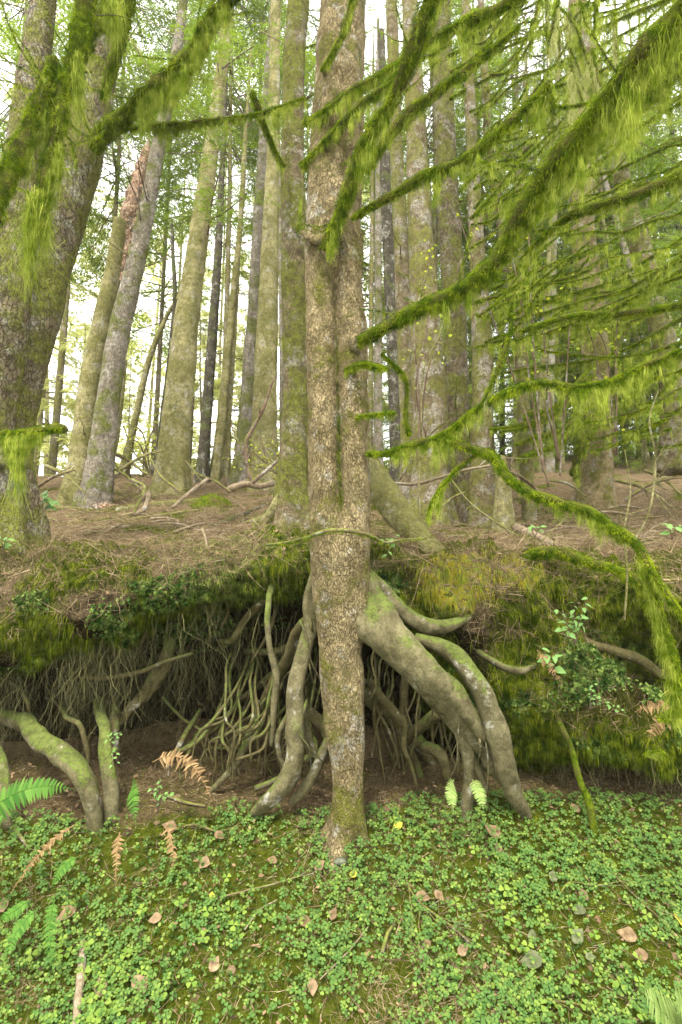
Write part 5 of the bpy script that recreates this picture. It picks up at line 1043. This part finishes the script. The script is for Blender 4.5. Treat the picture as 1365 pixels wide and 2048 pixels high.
fern([((1355, 1430, 3.2), (1310, 1435, 3.2), (1300, 1480, 3.2)), ((1360, 1420, 3.2), (1310, 1400, 3.2), (1270, 1425, 3.2))], 'brown and green frond hanging at the right edge of the bank', 'fern_dead', plen=.05, npin=22, nrm=(0, -1, .2))

# ---- broad-leaved small plants
def leaf_tpl(n=7, cup=.15):
    t = np.linspace(0, 1, n); wv = np.sin(np.pi * t ** .8) * .30; z = -.25 * t ** 2
    V = np.concatenate([np.column_stack([t, -wv, z + wv * cup * 2]), np.column_stack([t, 0 * t, z]), np.column_stack([t, wv, z + wv * cup * 2])])
    f = [[i, i + 1, i + 1 + n, i + n] for i in range(n - 1)] + [[i + n, i + 1 + n, i + 1 + 2 * n, i + 2 * n] for i in range(n - 1)]
    return V, [np.array(f)]
BV, BF = leaf_tpl()
def leafplant(base, Y, tips, label, ls=.07, mat='bleaf', nl=7):
    r = thing('leafy_plant', label, 'plant', P(*base, Y))
    for (x, y) in tips:
        a = P(*base, Y); e = P(x, y, Y - .08); m = (a + e) / 2 + np.array([0, 0, .05]); c = catmull(np.array([np.append(a, .003), np.append(m, .0025), np.append(e, .0012)]), .02)
        V, Fc = tube(c[:, :3], c[:, 3], 5); o = build('stem', V, Fc, M['twig'], r)
        for q in range(nl):
            k = int(len(c) * (.35 + .64 * q / nl)) ; V, Fq = inst(BV, BF, c[k:k + 1, :3], np.array([[rng.normal() * .3, -.5, .8]]), ls * rng.uniform(.6, 1.1), yaw=np.array([rng.random() * 6.28]), tilt=.2)
            build('leaf', V, Fq, M[mat], o)
leafplant((1150, 1290), 3.6, [(1110, 1215), (1150, 1200), (1185, 1235), (1120, 1260), (1180, 1190)], 'broad-leaved green plant growing on the bank face at the right', .05)
leafplant((1110, 1360), 3.5, [(1075, 1290), (1110, 1310)], 'small leafy sprig low on the bank face right of the roots', nl=4)
leafplant((80, 1040), 4.6, [(60, 975), (95, 985), (110, 1000)], 'broad-leaved green plant at the foot of the left tree', .09)
leafplant((5, 1110), 3.9, [(0, 1070), (15, 1080)], 'green leaves at the left edge above the ledge', .07, nl=4)
leafplant((790, 1105), 3.8, [(765, 1085), (800, 1075), (775, 1110)], 'small leafy plant just right of the trunk on the ledge', .05, nl=5)
leafplant((1070, 1075), 4.0, [(1055, 1060), (1095, 1062)], 'low green leaves on the litter right of the stump', .06, nl=4)
leafplant((1345, 1080), 3.9, [(1335, 1050), (1365, 1055)], 'green leaves at the right edge above the ledge', .07, nl=4)
leafplant((225, 1500), 3.55, [(215, 1480), (245, 1470), (235, 1525), (225, 1530)], 'tiny green sprigs around the lichen-spotted stub', .028, nl=6)
leafplant((315, 1620), 3.3, [(300, 1580), (320, 1560), (330, 1600), (345, 1595)], 'small round-leaved seedlings on the bare dirt', .03, nl=6)
leafplant((1180, 1420), 3.45, [(1210, 1400), (1230, 1420), (1190, 1370), (1250, 1425)], 'creeping green sprig on the mossy hump at the right', .025, nl=8)

# ---- moss drape at right edge
dr = thing('moss_drape', 'hanging sheet of green moss at the right edge of the bank', 'moss', P(1350, 1420, 2.9))
limb(dr, [(1315, 1440, 2.9, 10), (1345, 1420, 2.9, 12), (1390, 1410, 2.9, 12)], fuzz=5000, hang=26000, L=.22, clump=.3, name='branch')
dr2 = thing('moss_drape', 'pointed tuft of moss hanging below the frond at the right', 'moss', P(1300, 1520, 2.95))
limb(dr2, [(1288, 1515, 2.95, 4), (1300, 1508, 2.95, 6), (1330, 1505, 2.95, 3)], fuzz=3000, hang=16000, L=.16, clump=.2, name='branch')

# ---- fallen leaves on the slope
def deadleaf(px, py, wpx, mat, label, curl=.5):
    p = on_low(px, py); n = 9; s_ = WD(wpx, py, p[1]) * .72; t = np.linspace(0, 1, n); wv = np.sin(np.pi * t ** .75) ** .9 * .34
    rows = []
    for k in (-1, -.5, 0, .5, 1): rows.append(np.column_stack([t - .5, wv * k * (1 + .1 * np.sin(t * 40 + k)), curl * .35 * (t - .5) ** 2 + abs(k) * wv * curl * .8 + .04 * np.sin(t * 9 + k * 3)]))
    V = np.concatenate(rows); f = np.array([[i + r * n, i + 1 + r * n, i + 1 + (r + 1) * n, i + (r + 1) * n] for r in range(4) for i in range(n - 1)])
    V, Fq = inst(V, [f], (p + np.array([0, -.015, .03]))[None], np.array([[rng.normal() * .3, -.55, .75]]), s_ * 1.25, yaw=np.array([rng.random() * 6.28]), tilt=.1)
    tag(build('fallen_leaf', V, Fq, M[mat], org=p), label, 'leaf')
for a_ in [(985, 1672, 40, 'dead_leaf', 'curled pink-brown leaf on the slope right of the trunk foot'), (995, 1705, 24, 'dead_leaf', 'rolled brown leaf just below the curled pink-brown one'), (412, 1737, 44, 'tan_leaf', 'wide tan leaf clump left of the trunk foot'),
           (282, 1982, 48, 'tan_leaf', 'upright tan leaf near the bottom, left of centre'), (205, 1982, 40, 'tan_leaf', 'folded tan leaf leaning at the lower left'), (312, 1848, 30, 'tan_leaf', 'rolled tan leaf near the slope middle left'),
           (135, 1840, 44, 'dead_leaf', 'dark curled leaf under the dead fronds at the left'), (878, 1802, 28, 'dead_leaf', 'square pale brown leaf at the end of the dry twig'), (853, 1900, 24, 'dead_leaf', 'small triangular pinkish leaf right of centre'),
           (1062, 1932, 50, 'grey_leaf', 'large grey-green serrated leaf on the clover, lower right'), (1155, 1882, 38, 'grey_leaf', 'olive leaf right of the large grey-green one'), (1252, 1880, 42, 'dead_leaf', 'crumpled pale brown leaf at the right'),
           (1280, 1922, 34, 'dead_leaf', 'narrow brown leaf below the crumpled one at the right'), (1166, 1800, 26, 'dead_leaf', 'curled pinkish leaf high on the right slope'), (1158, 1832, 32, 'grey_leaf', 'green-brown leaf below the curled pinkish one'),
           (1066, 1884, 30, 'grey_leaf', 'dull green leaf standing among the clover'), (1105, 1762, 28, 'grey_leaf', 'grey folded leaf in the middle of the right slope'), (612, 1855, 36, 'dead_leaf', 'long pinkish leaf left of the trunk line'),
           (668, 1838, 28, 'dead_leaf', 'small crumpled leaf below the trunk foot'), (640, 1740, 30, 'tan_leaf', 'brown leaf among clover just left below the trunk'), (625, 1985, 34, 'tan_leaf', 'narrow brown leaf near the bottom centre'),
           (430, 1938, 34, 'tan_leaf', 'tan leaf by the lime clover, lower left of centre'), (545, 1730, 24, 'dead_leaf', 'small orange-brown leaf left of the trunk foot'), (440, 1680, 26, 'dead_leaf', 'pinkish upright leaf at the edge of the bare dirt'),
           (340, 1662, 34, 'dead_leaf', 'pale leaf where the dirt meets the clover'), (604, 1660, 22, 'dead_leaf', 'small orange leaf close to the trunk base'), (1150, 1625, 24, 'dead_leaf', 'pale pink leaf near the mossy root'), (775, 1625, 20, 'dead_leaf', 'round orange leaf right of the trunk base'),
           (795, 1663, 30, 'yel_leaf', 'bright yellow-green leaf right of the trunk base'), (1358, 1850, 34, 'yel_leaf', 'long yellow leaf at the right edge'), (707, 1758, 22, 'yel_leaf', 'yellow leaf below the trunk foot'), (425, 1802, 20, 'yel_leaf', 'small lime-yellow leaf left of centre'),
           (10, 1820, 36, 'tan_leaf', 'brown leaf at the left edge of the slope'), (1180, 1925, 24, 'grey_leaf', 'pale grey leaf beside the olive one'), (975, 1990, 28, 'dead_leaf', 'curled brown leaf near the bottom right'), (845, 1805, 36, 'dead_leaf', 'folded brown leaf on the dry twig'),
           (1140, 1970, 22, 'dead_leaf', 'small brown leaf low on the right slope'), (925, 1910, 30, 'tan_leaf', 'flat tan leaf in the middle of the right slope')]:
    deadleaf(*a_)
def low_stick(pts, label, mat='twig', **k):
    q = []
    for (x, y, w_) in pts: p = on_low(x, y); q.append((x, y, p[1] - .035, w_))
    return stick(q, label, mat, **k)
low_stick([(152, 2070, 16), (156, 2000, 16), (163, 1940, 15), (166, 1885, 12)], 'thick brown stick lying upright at the lower left', 'deadwood')
tw_ = low_stick([(808, 1708, 3), (815, 1765, 4), (835, 1800, 4), (865, 1825, 4), (900, 1850, 4), (940, 1885, 3)], 'dry branching twig sprawled on the slope right of the trunk', forks=26)
low_stick([(440, 1795, 4), (500, 1780, 4), (560, 1765, 3), (605, 1750, 3)], 'thin twig lying left of the trunk foot', forks=3)
low_stick([(765, 1905, 7), (775, 1870, 7), (790, 1845, 5)], 'short thick twig piece below the dry branching twig')
low_stick([(1120, 1790, 3), (1140, 1765, 4), (1180, 1770, 3), (1210, 1770, 3)], 'bent twig high on the right slope', forks=2)
low_stick([(1190, 1700, 3), (1230, 1750, 3), (1290, 1810, 3), (1340, 1850, 2)], 'long thin twig slanting down the right slope', forks=2)
low_stick([(1090, 2000, 4), (1160, 2010, 4), (1230, 2040, 3)], 'dark twig near the bottom right', 'twig', forks=3)
low_stick([(640, 1960, 2), (700, 1900, 3), (740, 1850, 2)], 'thin straw-coloured twig in the middle of the slope', 'deadwood')
low_stick([(350, 1660, 4), (385, 1650, 5), (440, 1665, 4)], 'twig at the edge of the bare dirt', 'twig', forks=3)
low_stick([(330, 1590, 5), (370, 1605, 6), (410, 1612, 4)], 'dark twig half sunk in the bare dirt', 'twig')
low_stick([(490, 1860, 3), (520, 1820, 3), (555, 1800, 2)], 'thin pale twig on the left slope', 'deadwood')
low_stick([(60, 1700, 5), (30, 1660, 7), (0, 1640, 6)], 'dark root-like stick at the left edge', 'twig')
# ---- pebbles / mushroom
def pebble(px, py, wpx, label, col='grey_leaf'):
    p = on_low(px, py); r = WD(wpx, py, p[1]) / 2; th = np.arange(12) / 12 * 2 * np.pi; ph = np.linspace(-1.4, 1.4, 8); T_, Ph = np.meshgrid(th, ph)
    V = np.stack([np.cos(T_) * np.cos(Ph), np.sin(T_) * np.cos(Ph) * .8, np.sin(Ph) * .6], -1) * r; V = V * (1 + .3 * fbm(V / r * 1.3 + px, 2)[..., None]) + p + np.array([0, -.02, .02])
    i = np.arange(7)[:, None] * 12; j = np.arange(12)[None]; Q = np.stack([i + j, i + (j + 1) % 12, i + 12 + (j + 1) % 12, i + 12 + j], -1).reshape(-1, 4)
    tag(build('stone', V.reshape(-1, 3), [Q, np.array([np.arange(12)[::-1]]), np.array([84 + np.arange(12)])], M[col], org=p), label, 'stone')
M['stone'] = leafmat('stone', (.07, .08, .05), (.14, .15, .10), 0)
pebble(682, 1728, 26, 'flat grey-green stone below the trunk foot', 'stone')

# ---- pale forest air
hm = bpy.data.materials.new('haze'); hm.use_nodes = True; ht = hm.node_tree; ht.nodes.clear(); ho = ht.nodes.new('ShaderNodeOutputMaterial')
pv = ht.nodes.new('ShaderNodeVolumePrincipled'); pv.inputs['Density'].default_value = .0009; pv.inputs['Color'].default_value = (.99, 1, .97, 1); pv.inputs['Anisotropy'].default_value = .2
ht.links.new(pv.outputs[0], ho.inputs['Volume'])
bV = np.array([[x, y, z] for x in (-70, 70) for y in (-66, 112) for z in (-3., 46)]); bF = np.array([[0, 1, 3, 2], [4, 6, 7, 5], [0, 4, 5, 1], [2, 3, 7, 6], [0, 2, 6, 4], [1, 5, 7, 3]])
tag(build('haze', bV, [bF], hm, smooth=False), kind='stuff')
for o in bpy.data.objects:
    if '_org' in o: del o['_org']
